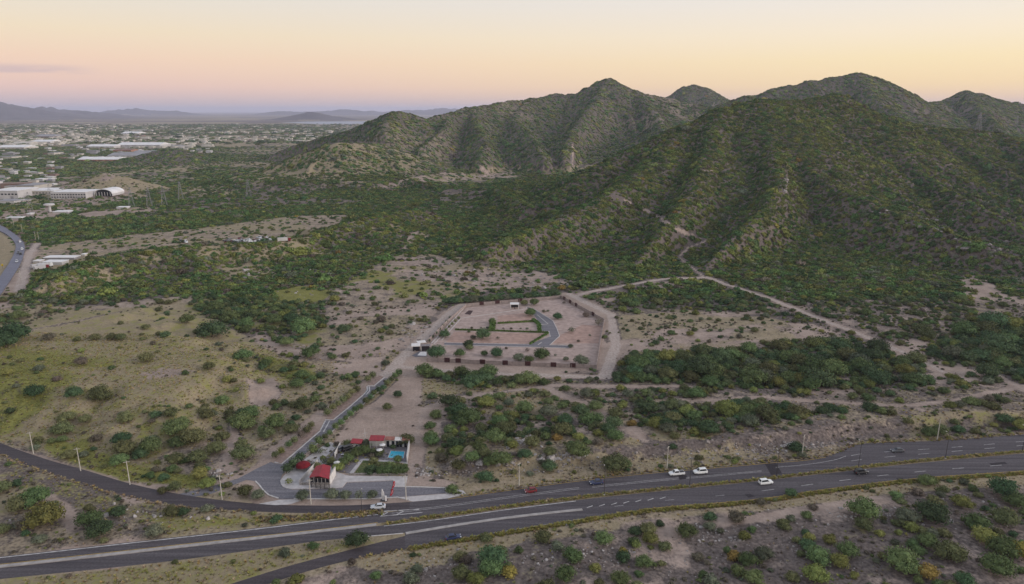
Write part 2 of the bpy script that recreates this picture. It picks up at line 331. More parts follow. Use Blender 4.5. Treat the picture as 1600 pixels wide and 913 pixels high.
# ------------------------------------------------------------------ what grows and lies where (dirt, dry grass, green grass, shrub cover, size, lushness)
gx, gy = GX.ravel(), GY.ravel(); gh = HG.ravel()
def gid(k): return IDS.get(k, np.zeros_like(gx))
A = {k: np.zeros_like(gx) for k in ('dirt', 'dry', 'green', 'dens', 'size', 'lush', 'pale')}
n60 = fbm(gx/60, gy/60, 4, 71); n200 = fbm(gx/230, gy/230, 4, 73); n25 = fbm(gx/24, gy/24, 3, 77); n700 = fbm(gx/800, gy/500, 4, 79)
A['dirt'][:] = .35+.5*sstep(.5, .62, n60); A['dry'][:] = sstep(.42, .6, n200)*.7; A['green'][:] = .15
A['dens'][:] = .45; A['size'][:] = 1; A['lush'][:] = .5
def setw(mask, **kw):
    for k, v in kw.items(): A[k] = A[k]*(1-mask)+np.asarray(v)*mask
# valley woodland between the low rise and the back range, then the plain thinning out
vm = sstep(560, 640, gy)
setw(vm, dirt=.06+.3*sstep(.62, .72, n60), dry=.35, green=.2, dens=.45+.52*sstep(.36, .52, n200), size=1.15, lush=.72)
pm = sstep(1150, 1500, gy)
setw(pm, dirt=.30*sstep(.5, .65, n200), dry=.40+.6*sstep(.44, .56, n60), green=.1, dens=.22+.55*sstep(.44, .60, n200), size=1.1, lush=.62)
fm = sstep(5200, 7500, gy+1500*(n700-.5))
setw(fm, dirt=.22*sstep(.5, .6, n700), dry=.9*sstep(.40, .66, n700), green=0, dens=.05)
# hills
h0 = sstep(3, 12, gid('h0')); setw(h0, dirt=.02, dry=.05*sstep(.52, .62, n60), green=.26, dens=.99-.16*sstep(.58, .70, n25), size=1.05, lush=.62+.4*(n60-.5))
h2 = sstep(6, 18, gid('h2')); tan = sstep(.54, .66, n200+.25*(n60-.5)); setw(h2, dirt=.02, dry=.03+.42*tan, green=.26, dens=.99-.28*tan, size=1.1, lush=.70-.3*tan)
h3 = sstep(6, 18, gid('h3')); setw(h3, dirt=.02, dry=.05+.4*sstep(.58, .7, n200), green=.20, dens=.97-.4*sstep(.58, .7, n200), size=1.15, lush=.58)
h1 = sstep(2, 5, gid('h1')); setw(h1, dirt=.08, dry=.7*sstep(.48, .6, n25), green=.2, dens=.97-.45*sstep(.52, .66, n25), size=1, lush=.5)
h4 = sstep(2, 5, gid('h4')); setw(h4, dirt=.02, dry=.1, green=.1, dens=.98, size=1.1, lush=.75)
h5 = sstep(2, 4, gid('h5')); setw(h5, dirt=.08, dry=.95, green=.1, dens=.10, size=.8, lush=.2)
kn = P0([(400, 275), (450, 248), (530, 225), (600, 235), (660, 262), (640, 290), (520, 300), (430, 298)])
m_ = sstep(1000, 1150, gy)*(1-sstep(1330, 1420, gy))*sstep(4, 14, gid('h2'))*(1-sstep(-200, -120, gx))
setw(m_, dirt=.03, dry=.75, green=.25, dens=.45+.45*sstep(.45, .55, n60), lush=.50)
# plant mix by aspect, also painting slope shading: deeper in gullies, lighter sunward
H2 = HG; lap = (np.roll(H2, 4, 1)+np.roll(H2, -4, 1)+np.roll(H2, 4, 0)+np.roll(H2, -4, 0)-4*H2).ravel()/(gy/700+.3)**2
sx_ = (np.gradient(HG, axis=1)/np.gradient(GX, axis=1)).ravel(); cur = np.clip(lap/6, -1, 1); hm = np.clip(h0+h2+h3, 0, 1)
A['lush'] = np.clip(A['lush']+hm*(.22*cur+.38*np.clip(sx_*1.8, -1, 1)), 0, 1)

def layer(pts, relief=False, path=None, feather=5., wob=6., ymax=None, **kw):
    if relief and path:
        pts = [tuple(np.array(a)+(np.array(b)-np.array(a))*t) for a, b in zip(pts[:-1], pts[1:]) for t in np.linspace(0, 1, max(2, int(math.hypot(a[0]-b[0], a[1]-b[1])/5)), endpoint=False)]+[pts[-1]]
    P = (W if relief else P0)(pts); wd = path or 0
    lo = P.min(0)-feather-wob-wd-2; hi = P.max(0)+feather+wob+wd+2
    idx = np.nonzero((gx > lo[0]) & (gx < hi[0]) & (gy > lo[1]) & (gy < hi[1]))[0]
    if len(idx) == 0: return
    x, y = gx[idx], gy[idx]
    if path:
        d = np.full(x.shape, 1e9)
        for a, b in zip(P[:-1], P[1:]): d = np.minimum(d, seg_d(x, y, a[0], a[1], b[0], b[1])[0])
        sd = path/2-d
    else: sd = poly_sd(P, x, y)
    sd = sd+(n25[idx]-.5)*2*wob*.6+(vnoise(x/5, y/5, 83)-.5)*wob*.4
    m = sstep(-feather, feather, sd)
    for k, v in kw.items(): A[k][idx] = A[k][idx]*(1-m)+v*m
D = dict
bare = D(dirt=1., dry=.15, green=.0, dens=.05)
# dirt field with the scrap yard, beyond the low rise
layer([(45, 402), (60, 384), (130, 377), (260, 362), (400, 346), (470, 337), (545, 335), (530, 352), (480, 375), (440, 388), (300, 392), (180, 410), (110, 425), (40, 432)], **D(dirt=.45, dry=.6, green=.05, dens=.10, size=.9))
layer([(120, 333), (200, 324), (250, 324), (240, 331), (130, 342)], **D(dirt=.9, dry=.5, dens=.04))
layer([(700, 268), (760, 264), (800, 266), (808, 276), (760, 281), (690, 284), (620, 292), (560, 300), (600, 288)], relief=True, feather=6, **D(dirt=.6, dry=.5, dens=.35))
layer([(280, 290), (330, 292), (380, 300), (350, 308), (290, 306)], feather=10, **D(dirt=.3, dry=.7, dens=.35))
layer([(0, 330), (80, 322), (150, 326), (60, 345), (0, 352)], **D(dirt=.85, dry=.4, dens=.10))
layer([(-60, 285), (140, 285), (190, 300), (240, 308), (150, 322), (-60, 325)], **D(dirt=.6, dry=.5, dens=.15))
layer([(28, 472), (45, 432), (120, 412), (330, 390), (480, 375), (545, 345), (610, 338), (650, 350), (640, 388), (590, 425), (520, 452), (430, 462), (300, 462), (130, 474)], relief=True, feather=6, **D(dirt=.05, green=.25, dens=.93, size=1.05, lush=.62))
layer([(400, 375), (470, 368), (490, 385), (430, 400)], relief=True, feather=6, **D(dry=.9, dens=.55)); layer([(340, 412), (420, 408), (440, 432), (350, 440)], relief=True, feather=6, **D(dry=.8, dens=.60))
layer([(650, 352), (760, 380), (880, 428), (910, 446), (960, 448), (1040, 436), (1105, 430), (1180, 455), (1340, 472), (1480, 470), (1600, 462), (1700, 440), (1700, 380), (1300, 350), (950, 330), (760, 330)], relief=True, feather=8, **D(dirt=.04, dry=.08, green=.25, dens=.95, size=1.05, lush=.62))
layer([(-120, 330), (-25, 354), (0, 363), (13, 370), (21, 378), (23.5, 386), (21, 397), (12, 413), (-2, 436), (-60, 505), (-120, 560)], feather=2, wob=1, **D(dirt=.15, dry=1, green=.1, dens=.02))
# the near left: wash, knoll, green patches
layer([(-100, 470), (40, 478), (130, 478), (300, 462), (420, 470), (470, 505), (330, 505), (250, 482), (120, 484), (0, 512), (-100, 540)], **D(dirt=.6, dry=.7, green=.1, dens=.22))
layer([(300, 455), (420, 460), (520, 480), (560, 520), (470, 545), (360, 512), (290, 480)], **D(dirt=.35, dry=.4, green=.3, dens=.75, lush=.8, size=1.2))
layer([(-100, 725), (0, 690), (60, 700), (200, 730), (330, 720), (400, 660), (500, 590), (440, 555), (350, 507), (250, 482), (120, 484), (0, 512), (-100, 545)], **D(dirt=.12, dry=.95, green=.40, dens=.022, lush=.5))
layer([(-100, 690), (-100, 585), (60, 590), (130, 610), (80, 640), (40, 668), (0, 680)], **D(dirt=.05, dry=.6, green=.75, dens=.05))
layer([(0, 560), (120, 575), (200, 590), (120, 598), (0, 590)], **D(green=.7, dens=.06))
layer([(190, 520), (300, 560), (380, 570), (420, 600), (330, 590), (210, 560)], **D(green=.45, dens=.05))
layer([(80, 697), (140, 700), (200, 725), (260, 735), (360, 742), (300, 764), (200, 755), (130, 728)], feather=3, **D(dirt=.0, dry=.5, green=.95, dens=.12))
layer([(230, 660), (300, 640), (400, 640), (440, 660), (400, 730), (350, 745), (280, 738), (200, 712)], **D(dirt=.45, dry=.5, green=.2, dens=.17, size=1.1, lush=.6))
layer([(385, 600), (430, 592), (450, 615), (430, 640), (385, 635)], feather=2, wob=3, **bare)
layer([(215, 605), (260, 596), (320, 598), (300, 612), (230, 618)], feather=2, **D(dirt=.9, dens=.02))
layer([(355, 650), (375, 655), (378, 690), (365, 735), (348, 735), (352, 690)], feather=2, wob=2, **bare)
layer([(420, 455), (470, 448), (520, 456), (500, 472), (440, 475)], feather=4, relief=True, **D(dirt=0, dry=.5, green=.95, dens=.05))
layer([(400, 560), (480, 570), (520, 585), (490, 600), (430, 590)], **D(green=.7, dry=.4, dirt=.1, dens=.45, lush=.7))
# open slopes between the low rise and the walled lot
layer([(510, 470), (560, 430), (620, 400), (700, 415), (740, 450), (690, 475), (640, 540), (560, 575), (470, 565), (440, 545), (510, 510)], **D(dirt=.5, dry=.55, green=.40, dens=.13))
layer([(540, 492), (600, 486), (690, 470), (680, 500), (630, 545), (560, 560), (480, 545), (510, 510)], **D(dirt=.75, dry=.35, green=.10, dens=.09))
layer([(520, 570), (600, 560), (590, 590), (520, 585)], feather=2, **bare)
layer([(615, 405), (680, 400), (740, 415), (820, 425), (890, 440), (900, 452), (820, 452), (740, 452), (690, 460), (640, 430)], relief=True, **D(dirt=.62, dry=.45, green=.1, dens=.26, lush=.25, size=.8))
layer([(640, 365), (655, 360), (640, 385), (628, 392)], relief=True, feather=3, wob=3, **D(dirt=.9, dens=.05))
layer([(700, 465), (790, 452), (880, 446), (900, 455), (880, 462), (740, 476)], feather=2, wob=2, **D(dirt=.2, dens=.5, lush=.7))
# bare ground around the walled lot
layer([(600, 592), (640, 540), (700, 480), (730, 470), (885, 456), (960, 492), (972, 540), (955, 595), (850, 592)], feather=2, wob=1, **D(dirt=1., dry=0, green=0, dens=0))
layer([(955, 495), (1060, 480), (1100, 482), (1230, 500), (1300, 512), (1340, 530), (1280, 528), (1160, 545), (1020, 556), (960, 580)], **D(dirt=.72, dry=.40, green=.05, dens=.17, lush=.40, size=.9))
layer([(1040, 540), (1120, 530), (1180, 540), (1080, 552)], **D(dirt=.5, dry=.8, dens=.05))
layer([(960, 460), (1100, 442), (1140, 455), (1230, 480), (1140, 486), (1060, 478), (960, 484)], feather=3, **D(dirt=.2, dens=.9, lush=.75, size=1.1))
layer([(1130, 455), (1230, 462), (1400, 470), (1500, 480), (1600, 500), (1600, 545), (1430, 555), (1330, 515), (1230, 488)], **D(dirt=.5, dry=.3, dens=.62, lush=.55))
layer([(1500, 425), (1530, 432), (1570, 460), (1640, 480), (1640, 500), (1540, 490), (1510, 465)], relief=True, **D(dirt=.9, dens=.15))
layer([(1380, 540), (1450, 530), (1520, 512), (1500, 530), (1440, 560), (1400, 560)], **D(dirt=.8, dens=.25))
# green wash crossing below the lot
layer([(958, 580), (985, 550), (1015, 552), (1060, 556), (1180, 548), (1290, 530), (1340, 540), (1420, 560), (1465, 585), (1440, 605), (1290, 608), (1000, 605), (880, 598), (880, 585)], feather=3, **D(dirt=.1, green=.3, dens=.97, size=1.55, lush=.95))
layer([(660, 583), (730, 580), (860, 592), (880, 600), (800, 605), (700, 600), (664, 598)], feather=2, wob=2, **D(dirt=.1, green=.3, dens=.95, size=1.4, lush=.9))
layer([(1440, 545), (1520, 510), (1700, 505), (1700, 610), (1560, 600), (1500, 570)], feather=4, **D(dirt=.1, green=.3, dens=.97, size=1.6, lush=.95))
layer([(655, 585), (662, 590), (720, 606), (700, 625), (655, 640)], feather=2, wob=2, **D(dirt=.2, dry=.9, green=.3, dens=.04))
layer([(880, 612), (1000, 612), (1200, 615), (1480, 612), (1480, 640), (1300, 650), (1060, 632), (900, 630)], **D(dirt=.4, dry=.4, dens=.60, size=1.15, lush=.55))
layer([(664, 625), (700, 618), (780, 620), (860, 640), (960, 655), (990, 690), (960, 715), (830, 730), (700, 735), (665, 690)], **D(dirt=.45, dry=.35, dens=.58, size=1.2, lush=.6))
layer([(770, 625), (850, 615), (860, 640), (800, 650)], feather=4, **D(dirt=.3, dry=.9, dens=.08))
layer([(990, 640), (1060, 630), (1240, 640), (1340, 655), (1250, 672), (1080, 690), (1000, 680)], **D(dirt=.2, dry=.3, dens=.85, size=1.2, lush=.65))
layer([(1340, 610), (1480, 605), (1700, 610), (1700, 660), (1400, 670), (1260, 672)], **D(dirt=.30, dry=.45, green=.15, dens=.34, lush=.5))
layer([(690, 742), (800, 738), (950, 722), (1100, 711), (1250, 700), (1340, 686), (1420, 682), (1420, 668), (1250, 678), (1080, 695), (950, 706), (830, 722), (690, 728)], feather=3, **D(dirt=.30, dry=.22, green=.10, dens=.20, size=.6, lush=.3))
# entrance strip and the bare lot beside it
layer([(645, 590), (660, 586), (655, 640), (640, 692), (520, 692), (540, 665), (600, 612), (625, 588)], feather=1.5, wob=.6, **D(dirt=1, dry=0, green=0, dens=0))
layer([(640, 752), (638, 690), (655, 640), (690, 640), (668, 690), (660, 752)], feather=2, **D(dirt=.95, dry=.1, dens=.02))
layer([(372, 750), (392, 735), (425, 700), (470, 664), (520, 628), (578, 585), (612, 586), (560, 640), (450, 745), (400, 790)], feather=1.5, wob=1, **D(dirt=1, dry=0, green=0, dens=0, pale=.25))
layer([(400, 795), (700, 790), (710, 755), (690, 750), (640, 745), (440, 735), (400, 740)], feather=1.5, wob=.6, **D(dirt=1, dry=0, green=0, dens=0))
# verges
layer([(-120, 960), (-120, 905), (0, 870), (206, 847), (538, 808), (600, 801), (640, 797), (538, 800), (411, 799), (274, 793), (137, 760), (0, 711), (-120, 655)], feather=3, **D(dirt=.35, dry=.5, green=.18, dens=.30, size=1.05, lush=.5))
layer([(300, 800), (411, 801), (538, 804), (600, 801), (538, 808), (420, 823), (250, 838), (200, 810), (150, 780)], feather=3, **D(dirt=.05, dry=.8, green=.55, dens=.05))
layer([(0, 716), (137, 764), (274, 798), (250, 812), (120, 790), (0, 745)], feather=2, **D(dirt=.15, dry=.4, green=.4, dens=.10, size=.6))
layer([(-120, 925), (0, 906), (274, 877), (540, 846), (600, 846), (540, 860), (360, 913), (200, 960), (-120, 960)], feather=2, **D(dirt=.1, dry=1., green=.45, dens=.04, size=.6))
layer([(360, 960), (540, 880), (660, 858), (795, 832), (910, 814), (1000, 801), (1195, 784), (1304, 767), (1400, 755), (1600, 740), (1760, 728), (1760, 990)], feather=3, **D(dirt=.60, dry=.08, green=.05, dens=.20, size=.95, lush=.45))
layer([(540, 882), (660, 860), (795, 834), (910, 816), (1000, 803), (1195, 786), (1304, 769), (1400, 757), (1600, 742), (1700, 738), (1700, 752), (1600, 758), (1400, 776), (1200, 800), (1000, 818), (800, 850), (600, 890)], feather=3, **D(dirt=.25, dry=.95, green=.12, dens=.03))
layer([(1320, 812), (1500, 770), (1760, 760), (1760, 990), (1150, 990), (1230, 870)], feather=6, **D(dirt=.42, dry=.08, dens=.30, size=1.05, lush=.5))
layer([(900, 930), (1000, 850), (1300, 830), (1330, 860), (1180, 930)], feather=6, **D(dirt=.62, dry=.15, dens=.14))
layer([(1700, 752), (1450, 775), (1250, 800), (1050, 830), (900, 850)], path=3.5, feather=2, wob=2, **D(dirt=.95, dry=.1, dens=.02))
# tracks and paths
tr = D(dirt=1., dry=0, green=0, dens=0, pale=.62)
def T(pts, wd, relief=False, f=1.0):
    layer(pts, path=wd, feather=f, wob=1.0, relief=relief, **{**tr, 'pale': .62 if wd > 4 and not relief else .38}); layer(pts, path=wd+(3.6 if not relief else 3), feather=.5, wob=.5, relief=relief, dens=0)
T([(895, 464), (960, 450), (1040, 438), (1105, 433), (1180, 460), (1260, 490), (1340, 520), (1420, 552), (1478, 582)], 4.6)
T([(1478, 582), (1545, 577), (1600, 612), (1700, 640)], 4); T([(1478, 582), (1420, 590), (1300, 592)], 3)
T([(958, 307), (990, 318), (1030, 340), (1060, 360), (1105, 376), (1075, 388), (1060, 402), (1098, 431)], 2.4, True, .7)
layer([(1080, 268), (1120, 266), (1150, 262)], path=2.0, feather=1, wob=2, relief=True, **D(dirt=.8, dry=.1, dens=.25)); T([(408, 723), (432, 704), (462, 680), (503, 650), (555, 608), (594, 581)], 3.0)
T([(640, 755), (645, 700), (662, 640), (720, 622), (790, 612), (870, 602), (990, 606), (1080, 606)], 3.4)
T([(1060, 628), (1200, 622), (1310, 628), (1400, 636), (1480, 630), (1600, 605), (1700, 590)], 2.4); T([(1400, 636), (1440, 655)], 3)
T([(940, 655), (980, 680), (1010, 700)], 4, f=2); T([(860, 610), (930, 640), (960, 665)], 3, f=2)
T([(590, 600), (640, 548), (700, 492), (724, 476)], 6.5); T([(945, 588), (962, 540), (955, 492), (890, 460)], 6)
T([(610, 572), (700, 580), (800, 585), (950, 590)], 5)
T([(0, 555), (60, 535), (130, 520), (200, 505)], 3, f=2); T([(440, 545), (500, 560), (560, 566)], 4, f=1.5)
T([(60, 770), (95, 790), (120, 825)], 3, f=2); T([(0, 700), (60, 716), (130, 742), (200, 762)], 3, f=1)
T([(895, 225), (893, 262)], 3.5, True); T([(30, 455), (45, 400), (58, 380)], 8, f=3)
# patchy ground: grass and litter creep into the bare soil
pt = fbm(gx/34, gy/28, 4, 111); pk = ((A['dirt'] > .3) & (A['dirt'] < .98))*sstep(.49, .58, pt)
A['dirt'] = A['dirt']-.55*pk*A['dirt']; A['dry'] = np.clip(A['dry']+.3*pk*sstep(.15, .4, A['dry']), 0, 1); A['green'] = np.clip(A['green']+.22*pk*sstep(.4, .6, n60), 0, 1); A['dens'] = np.clip(A['dens']+.10*pk, 0, 1)
# road surfaces keep clear of plants
for poly in FLATP[:1]:
    pass
def samp(a, x, y):
    a2 = a.reshape(GX.shape); u = x/y; i = np.clip(np.searchsorted(US, u)-1, 0, len(US)-2); j = np.clip(np.searchsorted(ROWS, y)-1, 0, len(ROWS)-2)
    fu = np.clip((u-US[i])/(US[i+1]-US[i]), 0, 1); fy = np.clip((y-ROWS[j])/(ROWS[j+1]-ROWS[j]), 0, 1)
    return (a2[j, i]*(1-fu)+a2[j, i+1]*fu)*(1-fy)+(a2[j+1, i]*(1-fu)+a2[j+1, i+1]*fu)*fy

# ------------------------------------------------------------------ ground sheet, cut into the ground and its hills
nr, ncl = GX.shape
ii = (np.arange(nr-1)[:, None]*ncl+np.arange(ncl-1)[None, :]).ravel()
QUADS = np.stack([ii, ii+1, ii+ncl+1, ii+ncl], 1)
VN = np.zeros((nr, ncl, 3))
PW = np.stack([GX, GY, HG], 2)
du = np.gradient(PW, axis=1); dv = np.gradient(PW, axis=0); VN = np.cross(du, dv); VN /= np.linalg.norm(VN, axis=2, keepdims=True)
PW, VN = PW.reshape(-1, 3), VN.reshape(-1, 3)
lab = np.zeros(len(gx), int); best = np.full(len(gx), 3.0)
ORD = ['h0', 'h1', 'h2', 'h3', 'h4', 'h5', 'k', 'm']
for n_, k in enumerate(ORD):
    v = gid(k); thr = {'h1': 2.0, 'h4': 2.0, 'h5': 2.0, 'k': 1.2, 'm': 8}.get(k, 5.0)
    c = (v > thr) & (v > np.where(lab == 0, 0, best)); lab[c] = n_+1; best[c] = v[c]
def np_mesh(name, verts, faces, normals=None):
    me = bpy.data.meshes.new(name); nf, k = faces.shape
    me.vertices.add(len(verts)); me.vertices.foreach_set('co', np.ascontiguousarray(verts, np.float32).ravel())
    me.loops.add(nf*k); me.loops.foreach_set('vertex_index', np.ascontiguousarray(faces, np.int32).ravel())
    me.polygons.add(nf); me.polygons.foreach_set('loop_start', np.arange(nf, dtype=np.int32)*k); me.polygons.foreach_set('loop_total', np.full(nf, k, np.int32))
    me.update(calc_edges=True)
    if normals is not None:
        me.polygons.foreach_set('use_smooth', np.ones(nf, bool)); me.normals_split_custom_set_from_vertices(normals.tolist())
    return me
def put(name, me, parent=None, **props):
    o = bpy.data.objects.new(name, me); COL.objects.link(o)
    if parent: o.parent = parent
    for k, v in props.items(): o[k] = v
    return o
QL = lab[QUADS[:, 0]]
NAMES = ['ground', 'hill', 'hill', 'hill', 'hill', 'hill', 'hill', 'knoll', 'mountains']
LABELS = ['dry desert plain of soil, grass and scrub below the hills', 'large scrub covered hill rising behind the walled lot', 'low bushy rise beside the curving road', 'long scrub range with a sharp peak beyond the valley', 'dark rounded hills on the skyline behind the large hill', 'small dark wooded hill before the town', 'small bare brown hill behind the arched hall', 'grassy tan knoll beside the entrance road', 'hazy mountain ranges on the horizon beyond the town']
for l in range(len(ORD)+1):
    f = QUADS[QL == l]
    if len(f) == 0: continue
    used, inv = np.unique(f, return_inverse=True); f2 = inv.reshape(f.shape)
    me = np_mesh(NAMES[l], PW[used], f2, VN[used])
    z4 = np.ones((len(used), 4), np.float32); z4[:, 0] = A['dirt'][used]; z4[:, 1] = A['dry'][used]; z4[:, 2] = A['green'][used]; z4[:, 3] = A['pale'][used]
    at = me.attributes.new('zone', 'FLOAT_COLOR', 'POINT'); at.data.foreach_set('color', z4.ravel())
    me.materials.append(MTN if l == 8 else GROUND)
    put(NAMES[l], me, kind='structure', label=LABELS[l])

# ------------------------------------------------------------------ air
def haze():
    m = bpy.data.materials.new('haze_air'); m.use_nodes = True; t = m.node_tree; t.nodes.clear()
    o = N(t, 'ShaderNodeOutputMaterial'); v = N(t, 'ShaderNodeVolumePrincipled'); v.inputs['Density'].default_value = HAZE
    v.inputs['Color'].default_value = (.74, .77, .97, 1); v.inputs['Anisotropy'].default_value = .2
    t.links.new(v.outputs[0], o.inputs['Volume'])
    X, Y0, Y1, Z0, Z1 = 150000, -3000, 62000, -4, float(HG.max())+15
    vs = [(x, y, z) for z in (Z0, Z1) for y in (Y0, Y1) for x in (-X, X)]
    me = bpy.data.meshes.new('haze'); me.from_pydata(vs, [], [(0, 2, 3, 1), (4, 5, 7, 6), (0, 1, 5, 4), (2, 6, 7, 3), (0, 4, 6, 2), (1, 3, 7, 5)]); me.materials.append(m)
    put('haze', me, kind='stuff', label='thin lavender evening haze over the whole plain')
HAZE = 4.4e-5
haze()

# ------------------------------------------------------------------ mesh kit
class MB:
    def __init__(s): s.v = []; s.f = []
    def poly(s, pts):
        n = len(s.v); s.v += [tuple(map(float, p)) for p in pts]; s.f.append(tuple(range(n, n+len(pts)))); return s
    def box(s, c, size, rz=0, ry=0):
        M = Matrix.Translation(c) @ Matrix.Rotation(rz, 4, 'Z') @ Matrix.Rotation(ry, 4, 'Y'); n = len(s.v)
        for z in (-.5, .5):
            for y in (-.5, .5):
                for x in (-.5, .5): s.v.append(tuple(M @ Vector((x*size[0], y*size[1], z*size[2]))))
        for f in ((0, 2, 3, 1), (4, 5, 7, 6), (0, 1, 5, 4), (2, 6, 7, 3), (0, 4, 6, 2), (1, 3, 7, 5)): s.f.append(tuple(n+k for k in f))
        return s
    def prism(s, pts, z0, z1):
        n = len(s.v); k = len(pts)
        ar = sum(pts[i][0]*pts[(i+1) % k][1]-pts[(i+1) % k][0]*pts[i][1] for i in range(k))
        if ar < 0: pts = list(pts)[::-1]
        s.v += [(p[0], p[1], z0) for p in pts]+[(p[0], p[1], z1) for p in pts]
        s.f.append(tuple(range(n+k-1, n-1, -1))); s.f.append(tuple(range(n+k, n+2*k)))
        for i in range(k): j = (i+1) % k; s.f.append((n+i, n+j, n+k+j, n+k+i))
        return s
    def tube(s, path, radii, k=6, cap=True):
        n0 = len(s.v); P = [Vector(p) for p in path]
        for i, p in enumerate(P):
            d = (P[min(i+1, len(P)-1)]-P[max(i-1, 0)]).normalized(); a = d.orthogonal().normalized(); b = d.cross(a)
            r = radii[i] if hasattr(radii, '__len__') else radii
            for q_ in range(k):
                t = 2*math.pi*q_/k; s.v.append(tuple(p+(a*math.cos(t)+b*math.sin(t))*r))
        for i in range(len(P)-1):
            for q_ in range(k): j = (q_+1) % k; s.f.append((n0+i*k+q_, n0+i*k+j, n0+(i+1)*k+j, n0+(i+1)*k+q_))
        if cap: s.f.append(tuple(n0+q_ for q_ in range(k-1, -1, -1))); s.f.append(tuple(n0+(len(P)-1)*k+q_ for q_ in range(k)))
        return s
    def mesh(s, name, m, smooth=False):
        me = bpy.data.meshes.new(name); me.from_pydata(s.v, [], s.f); me.materials.append(m)
        if smooth: me.polygons.foreach_set('use_smooth', np.ones(len(me.polygons), bool))
        me.update(); return me
    def build(s, name, m, parent=None, smooth=False, **props): return put(name, s.mesh(name, m, smooth), parent, **props)
def empty(name, loc, rz=0, **props):
    o = bpy.data.objects.new(name, None); COL.objects.link(o); o.location = loc; o.rotation_euler[2] = rz
    for k, v in props.items(): o[k] = v
    return o
def tag(o, label, cat, group=None):
    o['label'] = label; o['category'] = cat
    if group: o['group'] = group
    return o
def copy_tree(o, parent=None):
    c = o.copy(); COL.objects.link(c); c.parent = parent
    for ch in o.children: copy_tree(ch, c)
    return c

# ------------------------------------------------------------------ roads (edges surveyed as photo points on level ground)
def asphalt(name, c1, c2):
    m = bpy.data.materials.new(name); m.use_nodes = True; t = m.node_tree; b = t.nodes['Principled BSDF']; L = t.links.new
    b.inputs['Roughness'].default_value = .8; b.inputs['Specular IOR Level'].default_value = .3
    g = N(t, 'ShaderNodeNewGeometry'); mp = N(t, 'ShaderNodeMapping'); mp.inputs['Rotation'].default_value = (0, 0, -math.radians(8)); mp.inputs['Scale'].default_value = (.02, .75, 1)
    L(g.outputs['Position'], mp.inputs[0]); n = N(t, 'ShaderNodeTexNoise'); n.inputs['Scale'].default_value = 1; n.inputs['Detail'].default_value = 5; L(mp.outputs[0], n.inputs['Vector'])
    n2 = N(t, 'ShaderNodeTexNoise'); n2.inputs['Scale'].default_value = 1.7; n2.inputs['Detail'].default_value = 6; L(g.outputs['Position'], n2.inputs['Vector'])
    r = ramp(t, [(.3, c1), (.72, c2)]); L(n.outputs['Fac'], r.inputs[0])
    r2 = ramp(t, [(.25, (.62, .62, .62)), (.75, (1.25, 1.25, 1.25))]); L(n2.outputs['Fac'], r2.inputs[0])
    x = N(t, 'ShaderNodeMix', data_type='RGBA', blend_type='MULTIPLY'); x.inputs[0].default_value = 1; L(r.outputs[0], x.inputs[6]); L(r2.outputs[0], x.inputs[7]); L(x.outputs[2], b.inputs['Base Color'])
    return m
ASPH = asphalt('asphalt', (.046, .040, .045), (.106, .094, .101)); ASPHD = asphalt('asphalt_dark', (.042, .034, .038), (.078, .065, .069))
ASPHL = asphalt('asphalt_worn', (.115, .108, .122), (.200, .190, .205)); ASPHB = asphalt('asphalt_curve', (.13, .13, .165), (.19, .19, .235))
WHITE = mat('road_paint', (.50, .48, .47), var=.25, scale=.7); CONC = mat('concrete', (.34, .315, .30), var=.15, scale=.5)
KERB = mat('kerb_concrete', (.50, .47, .45), var=.12); YEL = mat('yellow_paint', (.55, .36, .06))
def curve_y(pts):
    xs, ys = np.array([p[0] for p in pts], float), np.array([p[1] for p in pts], float)
    n = len(xs); h = np.diff(xs); d = np.diff(ys)/h; m = np.zeros(n); m[0] = d[0]; m[-1] = d[-1]
    for i in range(1, n-1): m[i] = (h[i]*d[i-1]+h[i-1]*d[i])/(h[i]+h[i-1])
    def f(x):
        x = np.asarray(x, float); i = np.clip(np.searchsorted(xs, x)-1, 0, n-2); t = (x-xs[i])/h[i]
        return (2*t**3-3*t**2+1)*ys[i]+(t**3-2*t**2+t)*h[i]*m[i]+(-2*t**3+3*t**2)*ys[i+1]+(t**3-t**2)*h[i]*m[i+1]
    return f
FR_T = curve_y([(-160, 618), (-80, 656), (0, 692), (70, 717), (137, 736), (200, 755), (274, 771), (340, 781), (411, 788), (480, 790), (538, 790), (600, 787), (660, 783), (795, 765), (900, 751), (1000, 740), (1195, 723), (1290, 713), (1306, 709), (1328, 698), (1380, 692), (1464, 689), (1600, 679), (1800, 664)])
FR_B = curve_y([(-160, 634), (-80, 672), (0, 710), (70, 737), (137, 758), (200, 776), (274, 790), (340, 796), (411, 800), (480, 802), (538, 802), (600, 799.5), (645, 796)])
HN_T = curve_y([(-160, 887), (0, 870), (206, 847), (420, 823), (538, 808.5), (600, 801.5), (645, 796)])
HN_B = curve_y([(-160, 900), (0, 883), (274, 853), (538, 824), (600, 816.5), (660, 807.5), (795, 789), (930, 772), (1000, 765), (1195, 746), (1310, 732), (1400, 721.5), (1600, 702.5), (1800, 683)])
HS_T = curve_y([(-160, 905), (0, 888), (274, 857.5), (538, 828), (600, 821), (660, 814), (795, 795), (930, 778.5), (1000, 771), (1195, 751), (1310, 738), (1400, 727.5), (1600, 709), (1800, 690)])
HS_B = curve_y([(-160, 921), (0, 905), (274, 876), (540, 841), (635, 832.5)])
RP_T = curve_y([(150, 990), (260, 946), (360, 913), (450, 885), (540, 861), (635, 837)])
RP_B = curve_y([(150, 1020), (260, 970), (418, 913), (470, 896), (540, 877), (644, 856), (777, 834), (920, 811), (1000, 799), (1195, 781), (1304, 765), (1400, 753), (1600, 738), (1800, 722)])
